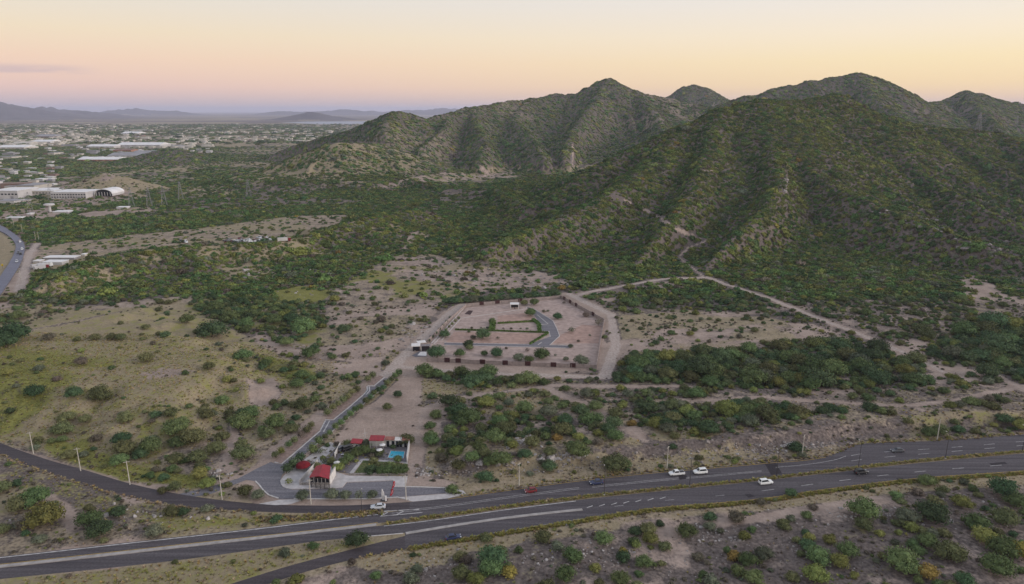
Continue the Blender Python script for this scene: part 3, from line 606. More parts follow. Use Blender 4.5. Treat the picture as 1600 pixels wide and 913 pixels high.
def strip(mb, top, bot, x0, x1, z, n=None):
    n = n or max(2, int((x1-x0)/12)); xs = np.linspace(x0, x1, n+1)
    a = P0(list(zip(xs, top(xs)))); b = P0(list(zip(xs, bot(xs)))); k = len(mb.v)
    for p, q_ in zip(a, b): mb.v += [(p[0], p[1], z), (q_[0], q_[1], z)]
    for i in range(n): mb.f.append((k+2*i, k+2*i+1, k+2*i+3, k+2*i+2))
    return mb
ROADS = []
mb = MB(); strip(mb, FR_T, FR_B, -160, 640, .012); mb.build('frontage_road', ASPHD, kind='structure', label='dark side road curving in beside the grassy knoll')
mb = MB(); strip(mb, HN_T, HN_B, -160, 640, .012); strip(mb, FR_T, HN_B, 640, 1800, .012); mb.build('highway_carriageway', ASPH, kind='structure', label='highway carriageway on the side of the rock cutting')
mb = MB(); strip(mb, HS_T, HS_B, -160, 633, .012); strip(mb, HS_T, RP_B, 633, 1800, .012); mb.build('highway_carriageway', ASPH, kind='structure', label='highway carriageway on the far side of the grassy median')
mb = MB(); strip(mb, RP_T, RP_B, 150, 633, .012); mb.build('slip_road', ASPHD, kind='structure', label='brown slip road leaving the highway')
def line3(pts, wd, z, mb, dash=None):
    P = [Vector((p[0], p[1], 0)) for p in pts]; acc = 0
    for a, b in zip(P[:-1], P[1:]):
        L = (b-a).length
        if L < 1e-6: continue
        d = (b-a)/L; nn = Vector((-d.y, d.x, 0))*wd/2; s = 0.0
        segs = [(0, L)] if not dash else []
        if dash:
            on, off = dash; p = -(acc % (on+off))
            while p < L:
                q0, q1 = max(p, 0), min(p+on, L)
                if q1 > q0: segs.append((q0, q1))
                p += on+off
            acc += L
        for q0, q1 in segs:
            u, v = a+d*q0, a+d*q1
            k = len(mb.v); mb.v += [(*(u-nn).xy, z), (*(u+nn).xy, z), (*(v+nn).xy, z), (*(v-nn).xy, z)]; mb.f.append((k, k+3, k+2, k+1))
    return mb
def fy(f, x0, x1, off=0, n=40):
    xs = np.linspace(x0, x1, n); return P0(list(zip(xs, f(xs)+off)))
def between(f, g, t): return lambda x: f(x)*(1-t)+g(x)*t
mk = MB(); Z = .02
line3(fy(HN_T, -160, 600, 1.6), .38, Z, mk)                                            # edge line beside the verge
line3(fy(between(FR_T, HN_B, .47), 640, 905), .13, Z, mk); line3(fy(between(FR_T, HN_B, .56), 612, 905), .13, Z, mk)
line3(fy(between(FR_T, HN_B, .50), 925, 1060), .13, Z, mk); line3(fy(between(FR_T, HN_B, .58), 925, 1060), .13, Z, mk)
line3(fy(between(FR_T, HN_B, .52), 1072, 1190), .12, Z, mk); line3(fy(between(FR_T, HN_B, .59), 1072, 1190), .12, Z, mk)
line3(fy(between(FR_T, HN_B, .40), 1212, 1322), .15, Z, mk)
line3(fy(between(FR_T, HN_B, .72), 1330, 1800), .18, Z, mk, (4.5, 9)); line3(fy(between(FR_T, HN_B, .46), 1330, 1800), .18, Z, mk, (4.5, 9))
line3(fy(between(HS_T, RP_B, .52), 1190, 1800), .2, Z, mk, (4.5, 10)); line3(fy(between(HS_T, RP_B, .55), 960, 1180), .14, Z, mk, (3, 14))
line3(fy(HS_T, 600, 900, 1.2), .30, Z, mk)
for a, b in (((594, 807), (606, 801)), ((606, 801), (597, 798.5)), ((620, 804), (631, 799.5)), ((631, 799.5), (620, 797.5)), ((594, 807), (660, 801)), ((597, 799), (655, 796))):
    line3(P0([a, b]), .3, Z, mk)
for k in range(7): x = 922+k*19; line3(P0([(x-5, 793.5-k*2.3), (x+4, 790.5-k*2.3)]), .3, Z, mk)
line3(fy(RP_B, 640, 910, -2), .12, Z, mk)
mk.build('road_markings', WHITE, kind='structure', label='white painted lines and dashes on the highway')
yl = MB(); line3(fy(HN_B, -160, 590, -1.0), .16, Z, yl); line3(fy(RP_B, 1000, 1800, -2.2), .16, Z, yl); line3(fy(FR_T, 700, 1290, 1.5), .14, Z, yl)
yl.build('edge_line', YEL, kind='structure', label='faded yellow edge lines of the highway')
def patch(pts, m, name='asphalt_patch', lab='darker mended patch in the highway asphalt', z=.016):
    MB().poly([(*p, z) for p in P0(pts)[::-1]]).build(name, m, kind='structure', label=lab)
PATCH = mat('fresh_asphalt', (.035, .03, .035), var=.2)
patch([(1195, 725), (1212, 723), (1222, 740), (1205, 743)], PATCH); patch([(1163, 773), (1172, 772), (1180, 776), (1170, 778)], PATCH)
patch([(1060, 744), (1072, 743), (1076, 748), (1062, 750)], PATCH); patch([(1400, 748), (1410, 747), (1412, 749.5), (1402, 750)], PATCH); patch([(1545, 724), (1570, 722), (1574, 725), (1550, 728)], PATCH)
patch([(1245, 755), (1275, 753), (1280, 757), (1250, 760)], asphalt('asphalt_cracked', (.055, .048, .05), (.08, .07, .075)))
# concrete separators and kerbs are real steps
def kerb(pts, wd, h, m=KERB, name='kerb', lab=None, flat=True, z0=-.05):
    P = [Vector((*p, 0)) for p in (P0(pts) if flat else pts)]; mb = MB(); n = len(P)
    L = []; R = []
    for i in range(n):
        d = (P[min(i+1, n-1)]-P[max(i-1, 0)]).normalized(); nn = Vector((-d.y, d.x, 0))*wd/2; L.append(P[i]+nn); R.append(P[i]-nn)
    for i in range(n-1):
        k = len(mb.v); 
        for z in (z0, h):
            for q_ in (L[i], R[i], R[i+1], L[i+1]): mb.v.append((q_.x, q_.y, z))
        for f in ((0, 1, 2, 3), (4, 7, 6, 5), (0, 4, 5, 1), (1, 5, 6, 2), (2, 6, 7, 3), (3, 7, 4, 0)): mb.f.append(tuple(k+t for t in f))
    o = mb.build(name, m, kind='structure')
    if lab: o['label'] = lab
    return o
xs = np.linspace(-160, 588, 40); kerb(list(zip(xs, .5*(HN_B(xs)+HS_T(xs)))), 1.25, .16, CONC, 'median_strip', 'pale concrete median between the carriageways')
xs = np.linspace(634, 910, 24); kerb(list(zip(xs, np.interp(xs, [634, 910], [834, 796.5])-3*np.sin((xs-634)/276*math.pi))), 1.1, .16, CONC, 'median_strip', 'concrete separator between highway and slip road')
xs = np.linspace(592, 1800, 70); yy = .5*(HN_B(xs)+HS_T(xs))
MEDIAN = P0(list(zip(xs, yy)))
mb = MB(); strip(mb, lambda x: HN_B(x)+.4, lambda x: HS_T(x)-.6, 596, 1800, .05); mb.build('median_verge', mat('verge_soil', (.20, .155, .085), var=.3, scale=.8), kind='structure', label='strip of dry grass between the two carriageways')
kerb([(x, HS_B(x)+.8) for x in np.linspace(560, 630, 8)], .3, .12, KERB, 'kerb', 'kerb along the grassy gore beside the slip road')
# the bend seen beyond the low rise
RB_R = [(-60, 338), (-25, 345), (0, 352.5), (19, 363.5), (33, 373), (39.5, 385), (38, 398), (30, 418), (19, 437), (0, 462), (-30, 500), (-60, 545)]
RB_L = [(-60, 345), (-25, 353), (0, 362), (14, 369), (22.5, 377), (25.5, 386), (23, 397), (14, 413), (0, 436), (-22, 468), (-50, 505), (-90, 545)]
a, b = P0(RB_R), P0(RB_L)
def smooth(P, it=2):
    for _ in range(it): P = np.concatenate([P[:1]]+[np.stack([.75*P[i]+.25*P[i+1], .25*P[i]+.75*P[i+1]]) for i in range(len(P)-1)]+[P[-1:]])
    return P
a, b = smooth(a), smooth(b); za = hz(a[:, 0], a[:, 1]); zb = hz(b[:, 0], b[:, 1])
mb = MB()
for p, q_, z1, z2 in zip(a, b, za, zb): zz = max(z1, z2)+.5; mb.v += [(*p, zz), (*q_, zz)]
nv = len(mb.v)
for i in range(len(a)-1): mb.f.append((2*i, 2*i+1, 2*i+3, 2*i+2))
for p, q_ in zip(a, b): mb.v += [(*p, -2), (*q_, -2)]
for i in range(len(a)-1): mb.f.append((2*i, 2*i+2, nv+2*i+2, nv+2*i)); mb.f.append((2*i+1, nv+2*i+1, nv+2*i+3, 2*i+3))
mb.build('bend_road', ASPHB, kind='structure', label='blue grey road curving past the scrap and truck yards')
mk = MB(); mid = .5*(a+b); BEND = (a, b)

# ------------------------------------------------------------------ vegetation shapes
def crown_mesh(name, seed, nleaf, leaf, lobes=5, height=1.15, core=True, spread=.55, cut=.12, k_ico=1):
    r = np.random.default_rng(seed); C = []
    for i in range(lobes):
        a = 2*math.pi*(i+r.uniform(-.3, .3))/max(1, lobes-1); d = spread*r.uniform(.7, 1.05) if i else 0
        R = r.uniform(.42, .58) if i else .62
        C.append((d*math.cos(a), d*math.sin(a), height*(r.uniform(.36, .6) if i else .62), R, R*r.uniform(.75, 1.0)*height*.8))
    C = np.array(C); V = []; F = []
    if core:
        bm = bmesh.new(); bmesh.ops.create_icosphere(bm, subdivisions=k_ico, radius=1); iv = np.array([v.co[:] for v in bm.verts]); jf = [[v.index for v in f.verts] for f in bm.faces]; bm.free()
        for c in C:
            n = len(V); s = .66*(1+.34*(r.random(len(iv))-.5)[:, None]); p = iv*s*np.array([c[3], c[3], c[4]])+c[:3]; p[:, 2] = np.maximum(p[:, 2], cut*.4)
            V += p.tolist(); F += [[n+t for t in f] for f in jf]
    wts = C[:, 3]**2; li = r.choice(len(C), nleaf, p=wts/wts.sum()); d = r.normal(size=(nleaf, 3)); d[:, 2] = d[:, 2]*.9+.25; d /= np.linalg.norm(d, axis=1, keepdims=True)
    rad = r.uniform(.68, 1.2, (nleaf, 1)); p = C[li, :3]+d*rad*np.stack([C[li, 3], C[li, 3], C[li, 4]], 1)
    keep = p[:, 2] > cut; p, d = p[keep], d[keep]; n = len(p)
    nn = d*.75+r.normal(size=(n, 3))*.55; nn /= np.linalg.norm(nn, axis=1, keepdims=True)
    t = np.cross(nn, r.normal(size=(n, 3))); t /= np.linalg.norm(t, axis=1, keepdims=True); b = np.cross(nn, t); s = leaf*r.uniform(.55, 1.25, (n, 1))
    base = len(V); Q = np.stack([p-t*s-b*s*.6, p+t*s*.2-b*s, p+t*s+b*s*.5, p-t*s*.3+b*s], 1).reshape(-1, 3); V += Q.tolist()
    F += [[base+4*i, base+4*i+1, base+4*i+2, base+4*i+3] for i in range(n)]
    V = np.array(V); V[:, :2] /= np.percentile(np.hypot(V[:, 0], V[:, 1]), 96)/.98
    me = bpy.data.meshes.new(name); me.from_pydata(V.tolist(), [], F); me.update(); return me
def trunk_mesh(name, seed, h=1.0, limbs=4, r0=.05):
    r = random.Random(seed); mb = MB(); mb.tube([(0, 0, -.08), (.02, .01, h*.18), (.03, -.01, h*.3)], [r0*1.25, r0, r0*.85], 6)
    for i in range(limbs):
        a = 2*math.pi*i/limbs+r.uniform(-.4, .4); d = r.uniform(.25, .45)
        mb.tube([(.03, -.01, h*.25), (.5*d*math.cos(a), .5*d*math.sin(a), h*.45), (d*math.cos(a), d*math.sin(a), h*.72)], [r0*.7, r0*.45, r0*.18], 5)
    return mb.mesh(name, BARK, True)
TREE = [crown_mesh('tree_crown', 100+i, 1700, .050, 6+i % 2, 1.10, True, .58, .28, 2) for i in range(4)]
SHRUB = [crown_mesh('shrub_foliage', 200+i, 900, .062, 4+i % 3, 1.05, True, .5, .02, 2) for i in range(4)]
TRUNK = [trunk_mesh('tree_trunk', 300+i) for i in range(2)]; STEM = [trunk_mesh('shrub_stem', 310+i, .6, 5, .035) for i in range(2)]
THIN = [crown_mesh('sparse_crown', 330+i, 260, .085, 5, 1.1, False, .55, .3) for i in range(2)]
BALL = [crown_mesh('clipped_crown', 340+i, 420, .075, 3, 1.35, True, .18, .30) for i in range(2)]
LOD1 = [crown_mesh('bush_middle', 400+i, 150, .15, 4+i % 2, 1.05, True, .5, .05) for i in range(4)]
LOD2 = [crown_mesh('bush_far', 500+i, 46, .26, 3, 1.0, True, .48, .05) for i in range(3)]
TUFT = []
for i in range(3):
    r = np.random.default_rng(600+i); V = []; F = []
    for k in range(26):
        a = r.uniform(0, 6.28); d = r.uniform(0, .6); h = r.uniform(.35, 1); l = r.uniform(.1, .5); w_ = .12; n = len(V); x, y = d*math.cos(a), d*math.sin(a)
        V += [(x-w_*math.sin(a), y+w_*math.cos(a), 0), (x+w_*math.sin(a), y-w_*math.cos(a), 0), (x+l*math.cos(a), y+l*math.sin(a), h)]; F.append((n, n+1, n+2))
    me = bpy.data.meshes.new('grass_tuft'); me.from_pydata(V, [], F); TUFT.append(me)
ROCK = []
for i in range(3):
    bm = bmesh.new(); bmesh.ops.create_icosphere(bm, subdivisions=2, radius=1); r = random.Random(700+i)
    off = [Vector((r.uniform(-1, 1), r.uniform(-1, 1), r.uniform(-1, 1))).normalized() for _ in range(9)]
    for v in bm.verts:
        for o in off:
            e = v.co.dot(o)-.62
            if e > 0: v.co -= o*e
        v.co.z *= .75; v.co *= 1+r.uniform(-.05, .05)
    me = bpy.data.meshes.new('rock'); bm.to_mesh(me); bm.free(); ROCK.append(me)

def library(name, meshes, mats):
    c = bpy.data.collections.new(name); k = 0
    for m in mats:
        for me in meshes:
            d = me.copy(); d.materials.clear(); d.materials.append(m); o = bpy.data.objects.new('%s_%03d' % (name, k), d); c.objects.link(o); k += 1
    return c
def gn_tree(coll):
    t = bpy.data.node_groups.new('scatter_'+coll.name, 'GeometryNodeTree'); t.interface.new_socket('Geometry', in_out='INPUT', socket_type='NodeSocketGeometry'); t.interface.new_socket('Geometry', in_out='OUTPUT', socket_type='NodeSocketGeometry')
    gi = N(t, 'NodeGroupInput'); go = N(t, 'NodeGroupOutput'); ip = N(t, 'GeometryNodeInstanceOnPoints'); ci = N(t, 'GeometryNodeCollectionInfo')
    ci.inputs['Collection'].default_value = coll; ci.inputs['Separate Children'].default_value = True; ci.inputs['Reset Children'].default_value = True
    def at(nm, ty): a = N(t, 'GeometryNodeInputNamedAttribute', data_type=ty); a.inputs['Name'].default_value = nm; return a.outputs[0]
    L = t.links.new; L(gi.outputs[0], ip.inputs['Points']); L(ci.outputs[0], ip.inputs['Instance']); ip.inputs['Pick Instance'].default_value = True
    L(at('vi', 'INT'), ip.inputs['Instance Index']); L(at('rot', 'FLOAT_VECTOR'), ip.inputs['Rotation']); L(at('scl', 'FLOAT_VECTOR'), ip.inputs['Scale']); L(ip.outputs[0], go.inputs[0])
    return t
GNT = {}
def scatter(name, label, coll, x, y, z, rad, hfac, vi, lean=False):
    if len(x) == 0: return
    if coll.name not in GNT: GNT[coll.name] = gn_tree(coll)
    me = bpy.data.meshes.new(name); n = len(x); me.vertices.add(n); me.vertices.foreach_set('co', np.stack([x, y, z], 1).astype(np.float32).ravel())
    rot = np.zeros((n, 3), np.float32); rot[:, 2] = rng.uniform(0, 6.283, n)
    if lean:                                   # a canopy leans with the slope it grows on
        e = 4+y*.004; nx = -(hz(x+e, y)-hz(x-e, y))/(2*e); ny = -(hz(x, y+e)-hz(x, y-e))/(2*e); sl = np.hypot(nx, ny); rot[:, 1] = np.where(sl > .08, np.arctan(sl)*.95, 0); rot[:, 2] = np.where(sl > .08, np.arctan2(ny, nx), rot[:, 2])
    scl = np.stack([rad, rad*rng.uniform(.85, 1.15, n), rad*hfac], 1).astype(np.float32)
    a = me.attributes.new('vi', 'INT', 'POINT'); a.data.foreach_set('value', vi.astype(np.int32))
    a = me.attributes.new('rot', 'FLOAT_VECTOR', 'POINT'); a.data.foreach_set('vector', rot.ravel())
    a = me.attributes.new('scl', 'FLOAT_VECTOR', 'POINT'); a.data.foreach_set('vector', scl.ravel())
    o = put(name, me, kind='stuff', label=label); m = o.modifiers.new('scatter', 'NODES'); m.node_group = GNT[coll.name]; return o
L1 = library('bushes_middle', LOD1, HFOL); L2 = library('bushes_far', LOD2, HFOL); L0 = library('shrubs_near', SHRUB[:3]+TREE[:1], FOL)
GRASSM = [foliage_mat('tuft_straw', (.35, .285, .18)), foliage_mat('tuft_green', (.27, .26, .075)), foliage_mat('tuft_brown', (.21, .17, .135)), foliage_mat('tuft_gold', (.34, .265, .10))]
LG = library('tufts', TUFT, GRASSM)
ROCKM = [mat('rock_pale', (.40, .365, .345), var=.25, scale=1.5), mat('rock_grey', (.27, .235, .215), var=.3, scale=1.5)]
LR = library('rocks', ROCK, ROCKM)

# colour class by lushness: columns deep, green, olive, lime, grey, brown, gold
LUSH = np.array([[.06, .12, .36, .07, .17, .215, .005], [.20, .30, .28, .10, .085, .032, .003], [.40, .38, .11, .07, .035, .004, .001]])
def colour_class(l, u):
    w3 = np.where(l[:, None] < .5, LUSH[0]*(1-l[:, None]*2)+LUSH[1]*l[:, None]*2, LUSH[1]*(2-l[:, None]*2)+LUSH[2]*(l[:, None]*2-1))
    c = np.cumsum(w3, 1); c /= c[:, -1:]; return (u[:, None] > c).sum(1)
ROADPOLY = [np.concatenate([P0([(x, t(x)) for x in np.linspace(a0, b0, 40)]), P0([(x, f(x)) for x in np.linspace(b0, a0, 40)])]) for t, f, a0, b0 in
            ((FR_T, FR_B, -160, 640), (HN_T, HS_B, -160, 640), (FR_T, RP_B, 636, 1800), (RP_T, RP_B, 150, 640))]+[np.concatenate([BEND[0], BEND[1][::-1]])]
def on_road(x, y, r):
    bad = np.zeros(x.shape, bool)
    for p in ROADPOLY:
        lo, hi = p.min(0)-8, p.max(0)+8; m = (x > lo[0]) & (x < hi[0]) & (y > lo[1]) & (y < hi[1])
        if m.any(): bad[m] |= poly_sd(p, x[m], y[m]) > -r[m]*.9
    return bad
def cells(y0, y1, c, ulim):
    X = np.arange(-ulim*y1, ulim*y1, c); Y = np.arange(y0, y1, c); x, y = np.meshgrid(X, Y); x = x.ravel(); y = y.ravel()
    x = x+rng.uniform(-.5, .5, len(x))*c; y = y+rng.uniform(-.5, .5, len(y))*c; k = np.abs(x)/y < ulim; return x[k], y[k]
KEEP_OUT = []      # (x, y, r) of placed things

# ------------------------------------------------------------------ plants one can tell apart: (photo x, photo y of the foot, photo width, colour)
def crop(x0, y0, s, rows): return [(x0+a/s, y0+b/s, c/s, d) for a, b, c, d in rows]
WILD = crop(1060, 600, 2.917, [(845, 610, 116, 1), (1160, 620, 116, 0), (1040, 620, 88, 4), (1360, 660, 93, 1), (1480, 510, 100, 0), (1540, 560, 88, 1), (690, 720, 58, 3), (630, 810, 102, 1), (770, 780, 82, 1), (735, 830, 73, 3), (255, 800, 64, 6), (310, 820, 80, 1), (385, 790, 80, 4), (625, 890, 95, 3), (1020, 840, 130, 1), (1135, 880, 82, 6), (1240, 800, 110, 2), (1395, 720, 82, 3), (1480, 640, 90, 2), (1560, 780, 85, 6), (1470, 780, 100, 1), (1135, 740, 73, 1), (480, 650, 58, 2), (300, 700, 46, 3), (265, 625, 52, 5), (515, 510, 50, 0), (375, 550, 44, 5), (1450, 860, 116, 1), (340, 900, 80, 1), (920, 690, 40, 3), (610, 570, 40, 5), (1290, 560, 70, 3), (840, 660, 70, 2), (1210, 690, 50, 2), (800, 880, 40, 3), (520, 890, 60, 2)])
WILD += crop(540, 760, 4.21, [(75, 385, 139, 0), (195, 605, 72, 1), (475, 560, 76, 4), (760, 600, 118, 2), (970, 510, 176, 0), (960, 570, 150, 1), (1080, 580, 101, 6), (1390, 410, 84, 4), (1495, 490, 122, 1), (1440, 610, 126, 1), (1140, 430, 60, 1), (920, 590, 84, 1), (430, 625, 100, 4)])
WILD += crop(900, 780, 4.444, [(190, 300, 124, 1), (405, 240, 98, 0), (500, 240, 106, 2), (770, 255, 133, 1), (620, 350, 88, 2), (325, 370, 58, 6), (470, 465, 110, 1), (310, 585, 124, 1), (135, 490, 80, 3), (0, 430, 88, 1), (1110, 155, 98, 5), (1440, 200, 88, 2), (1170, 275, 80, 3), (1220, 220, 60, 1), (850, 420, 80, 5), (1530, 300, 60, 2)])
WILD += crop(0, 600, 2.917, [(165, 545, 100, 1), (90, 570, 80, 2), (215, 640, 122, 3), (415, 640, 88, 1), (455, 690, 93, 0), (10, 680, 58, 2), (705, 690, 73, 4), (945, 580, 52, 4), (225, 575, 64, 2), (310, 165, 64, 2), (285, 230, 78, 2), (570, 175, 61, 2), (555, 265, 70, 0), (440, 260, 46, 5), (780, 150, 58, 2), (800, 225, 102, 1), (830, 190, 58, 1), (890, 270, 99, 2), (810, 285, 73, 1), (575, 320, 82, 2), (690, 310, 93, 1), (985, 315, 80, 2), (1110, 200, 116, 1), (1140, 150, 80, 1), (1255, 195, 90, 1), (1110, 340, 100, 2), (1330, 220, 64, 2), (1220, 240, 73, 2), (1385, 115, 70, 2), (1470, 115, 44, 4), (1015, 90, 58, 1), (455, 75, 82, 2), (340, 60, 64, 0), (905, 350, 80, 2), (390, 175, 50, 2), (640, 340, 60, 0), (1015, 255, 60, 2), (160, 55, 70, 0), (120, 660, 60, 5), (740, 495, 40, 2)])
WILD += crop(0, 300, 2.963, [(675, 635, 36, 2), (440, 685, 42, 2), (520, 683, 44, 2), (562, 686, 44, 2), (710, 705, 24, 5), (230, 685, 44, 5), (360, 690, 30, 2), (870, 605, 62, 1), (985, 670, 116, 0), (680, 785, 65, 2), (1130, 775, 80, 1), (1230, 810, 54, 1), (1275, 830, 44, 2), (1400, 860, 65, 1), (1435, 765, 74, 1), (1325, 710, 60, 1), (1375, 905, 60, 1), (1025, 735, 24, 5), (60, 690, 112, 0), (90, 590, 60, 1), (1140, 630, 66, 1), (1400, 655, 110, 1), (1270, 610, 74, 1), (970, 820, 50, 2), (1065, 820, 24, 2), (30, 720, 80, 0), (380, 800, 50, 5)])
WILD += crop(640, 580, 4.444, [(275, 240, 120, 0), (545, 210, 80, 1), (415, 165, 50, 1), (410, 370, 180, 1), (340, 365, 100, 0), (615, 330, 80, 3), (690, 240, 80, 4), (180, 325, 90, 1), (145, 400, 80, 1), (150, 470, 90, 1), (330, 580, 100, 3), (440, 620, 110, 1), (340, 680, 100, 2), (640, 640, 150, 1), (560, 650, 100, 1), (800, 600, 100, 0), (1170, 580, 170, 1), (970, 580, 90, 2), (850, 520, 110, 2), (720, 530, 80, 3), (750, 450, 50, 6), (590, 490, 150, 1), (970, 310, 130, 4), (1080, 370, 110, 0), (1260, 380, 160, 1), (1430, 480, 110, 1), (1020, 350, 70, 3), (1060, 260, 80, 1), (1290, 270, 100, 1), (1430, 320, 110, 2), (1545, 380, 70, 6), (1225, 180, 100, 4), (1515, 180, 80, 4), (940, 175, 75, 2), (500, 420, 90, 2), (260, 480, 90, 2), (370, 500, 80, 2), (1020, 480, 70, 6), (920, 640, 60, 4), (1310, 450, 80, 3), (200, 45, 90, 1), (440, 60, 100, 1), (520, 590, 90, 2), (690, 500, 80, 1), (880, 450, 70, 2)])
LOT = crop(620, 440, 4.444, [(278, 530, 120, 0), (440, 520, 75, 1), (495, 460, 75, 0), (695, 520, 95, 0), (608, 515, 50, 1), (845, 550, 75, 4), (920, 560, 65, 1), (1010, 535, 110, 1), (905, 487, 35, 5), (1175, 550, 42, 4), (1285, 580, 95, 4), (1205, 460, 40, 4), (600, 400, 100, 0), (530, 400, 40, 5), (335, 390, 75, 0), (1118, 260, 65, 0), (1210, 355, 55, 4), (1020, 215, 28, 5), (1400, 305, 60, 5), (1315, 245, 50, 5), (955, 165, 65, 1), (885, 165, 55, 2), (930, 240, 80, 1), (500, 355, 22, 0), (1160, 155, 25, 5), (505, 475, 55, 2), (660, 290, 50, 1), (520, 328, 22, 5), (585, 328, 20, 4), (630, 328, 22, 4), (740, 332, 20, 5), (795, 332, 20, 5), (860, 333, 18, 4), (905, 333, 20, 4), (700, 400, 26, 4), (1260, 420, 24, 5), (1340, 380, 22, 4), (760, 470, 22, 5), (1100, 520, 26, 4), (1050, 210, 22, 4)])
BLVD = crop(380, 560, 3.653, [(x, y, 36, c) for x, y, c in [(186, 570, 2), (216, 545, 3), (262, 508, 1), (291, 482, 2), (328, 453, 5), (363, 428, 2), (390, 397, 2), (481, 325, 2), (509, 300, 2), (539, 275, 2), (571, 255, 2), (599, 233, 2), (622, 212, 2), (651, 192, 2), (714, 135, 2), (740, 112, 2)]]+[(x, y, 32, c) for x, y, c in [(466, 465, 2), (492, 438, 1), (527, 408, 1), (557, 382, 1), (587, 357, 1), (614, 331, 1), (644, 308, 1), (670, 288, 1), (700, 262, 2), (729, 236, 0), (748, 215, 1), (775, 193, 0), (802, 185, 0), (824, 155, 2), (845, 135, 2), (868, 112, 1), (889, 100, 1)]])
ORN = crop(380, 560, 3.653, [(250, 660, 55, 0), (290, 628, 58, 0), (330, 595, 56, 0), (397, 545, 58, 1), (432, 498, 52, 1), (535, 500, 36, 5), (505, 605, 52, 2), (545, 640, 62, 3), (570, 612, 62, 1), (600, 590, 62, 1), (640, 560, 62, 1), (690, 548, 74, 1), (790, 660, 60, 1), (830, 655, 60, 1), (870, 660, 60, 1), (912, 655, 66, 1), (880, 592, 52, 1), (935, 492, 88, 2), (338, 806, 74, 4), (510, 800, 78, 4), (587, 800, 62, 4), (738, 796, 62, 4), (15, 780, 75, 2), (85, 802, 72, 4), (882, 222, 52, 0), (822, 292, 54, 2)])
THINT = crop(380, 560, 3.653, [(440, 545, 48, 4), (380, 606, 38, 5), (462, 602, 44, 4), (262, 718, 44, 3), (660, 800, 60, 4), (591, 410, 18, 5)])
HEDGE = [(698+k*10.6, 475-k*.72, 15+3*math.sin(k*2.1), (0, 0, 1, 0, 4)[k % 5]) for k in range(17)]
def spot(px, py, wpx):
    x, y = W([(px, py)])[0]; z = float(hz(x, y)); r = math.sqrt(x*x+y*y+(z-CAMZ)**2); return x, y, z, wpx*r/FPX
def swap(o, m):
    o.material_slots[0].link = 'OBJECT'; o.material_slots[0].material = m
for me in TREE+SHRUB+THIN+BALL: me.materials.append(FOL[1])
COUNT = {}
def plant(name, crown, trunk, x, y, z, d, col, hf, label, cat, group, rz=None, parts=('crown', 'trunk')):
    e = empty(name, (x, y, z), random.uniform(0, 6.28) if rz is None else rz); R = d/2/.92; e.scale = (R, R*random.uniform(.92, 1.08), R*hf)
    o = put(parts[0], crown, e); swap(o, FOL[col]); put(parts[1], trunk, e); tag(e, label, cat, group); KEEP_OUT.append((x, y, d/2)); return e
def where(px, py):
    if py > 590 and (py > float(RP_B(px))-1 if px > 418 else False): return 'on the stony slope below the highway' if py > float(RP_B(px))+35 else 'close below the highway verge'
    if px < 640 and py > float(FR_B(min(px, 645))): return 'in the verge beside the side road'
    if px < 520 and py > 590: return 'on the slope beside the avenue' if px > 230 and py > 630 else 'on the grassy knoll'
    if px < 350 and py > 500: return 'on the grassy knoll'
    if px < 620: return 'in the wash behind the knoll'
    if py > 628 and px < 1000: return 'beside the dirt lane above the cutting'
    if py > 628: return 'in the scrub above the cutting'
    if py > 578: return 'in the green wash below the lot'
    if px > 940: return 'at the foot of the large hill'
    return 'on open ground around the lot'
CW = ['dark green', 'bright green', 'olive', 'yellow green', 'grey green', 'dry brown', 'golden yellow']
nplant = [0, 0]; PL = []
def wild(px, py, d, x, y, z, col):
    k = random.randrange(100); wh = where(px, py)
    if d > 4.6:
        nplant[0] += 1
        o = plant('mesquite_tree', TREE[k % 4], TRUNK[k % 2], x, y, z, d, col, random.uniform(.85, 1.1), '', 'tree', 'wild trees '+wh)
    else:
        nplant[1] += 1
        o = plant('desert_shrub', SHRUB[k % 4], STEM[k % 2], x, y, z-.05*d, d, col, random.uniform(.85, 1.15), '', 'shrub', 'wild shrubs '+wh, parts=('foliage', 'stem'))
    PL.append((o, x, y, d, col, wh))
def name_wild():                      # say what each wild plant grows next to
    xy = np.array([(p[1], p[2]) for p in PL]); dd = np.array([p[3] for p in PL]); cc = np.array([p[4] for p in PL])
    for i, (o, x, y, d, col, wh) in enumerate(PL):
        g = np.hypot(xy[:, 0]-x, xy[:, 1]-y)-dd/2-d/2; g[i] = 1e9; j = int(np.argmin(g)); tree = d > 4.6
        sz = ('huge' if d > 9 else 'broad' if d > 6.6 else 'mid-sized') if tree else ('tiny' if d < 2.2 else 'low' if d < 3.3 else 'rounded')
        rel = f'standing apart' if g[j] > 7 else f'{"touching" if g[j] < .3 else "beside"} {"an" if cc[j] == 2 else "a"} {CW[int(cc[j])]} {"tree" if dd[j] > 4.6 else "shrub"}'
        o['label'] = f'{sz} {CW[col]} {"tree" if tree else "shrub"} {rel} {wh}'
for px, py, wp, c in WILD:
    x, y, z, d = spot(px, py, wp); wild(px, py, d, x, y, z, c)
LOTMARK = [((655, 548), 'gatehouse'), ((804, 480), 'white shelter'), ((725, 566), 'first front wall panels'), ((790, 570), 'middle of the front wall'), ((900, 572), 'outer end of the front wall'), ((935, 510), 'angled wall corner'), ((865, 505), 'drive bend'), ((840, 540), 'drive junction'), ((770, 508), 'broad hedge block'), ((730, 518), 'long hedge end'), ((890, 480), 'three dark panels'), ((835, 510), 'inner hedge corner'), ((890, 525), 'reddish side plot'), ((700, 530), 'planted strip')]
def lot_mark(px, py): return min(LOTMARK, key=lambda m: math.hypot(m[0][0]-px, 2*(m[0][1]-py)))[1]
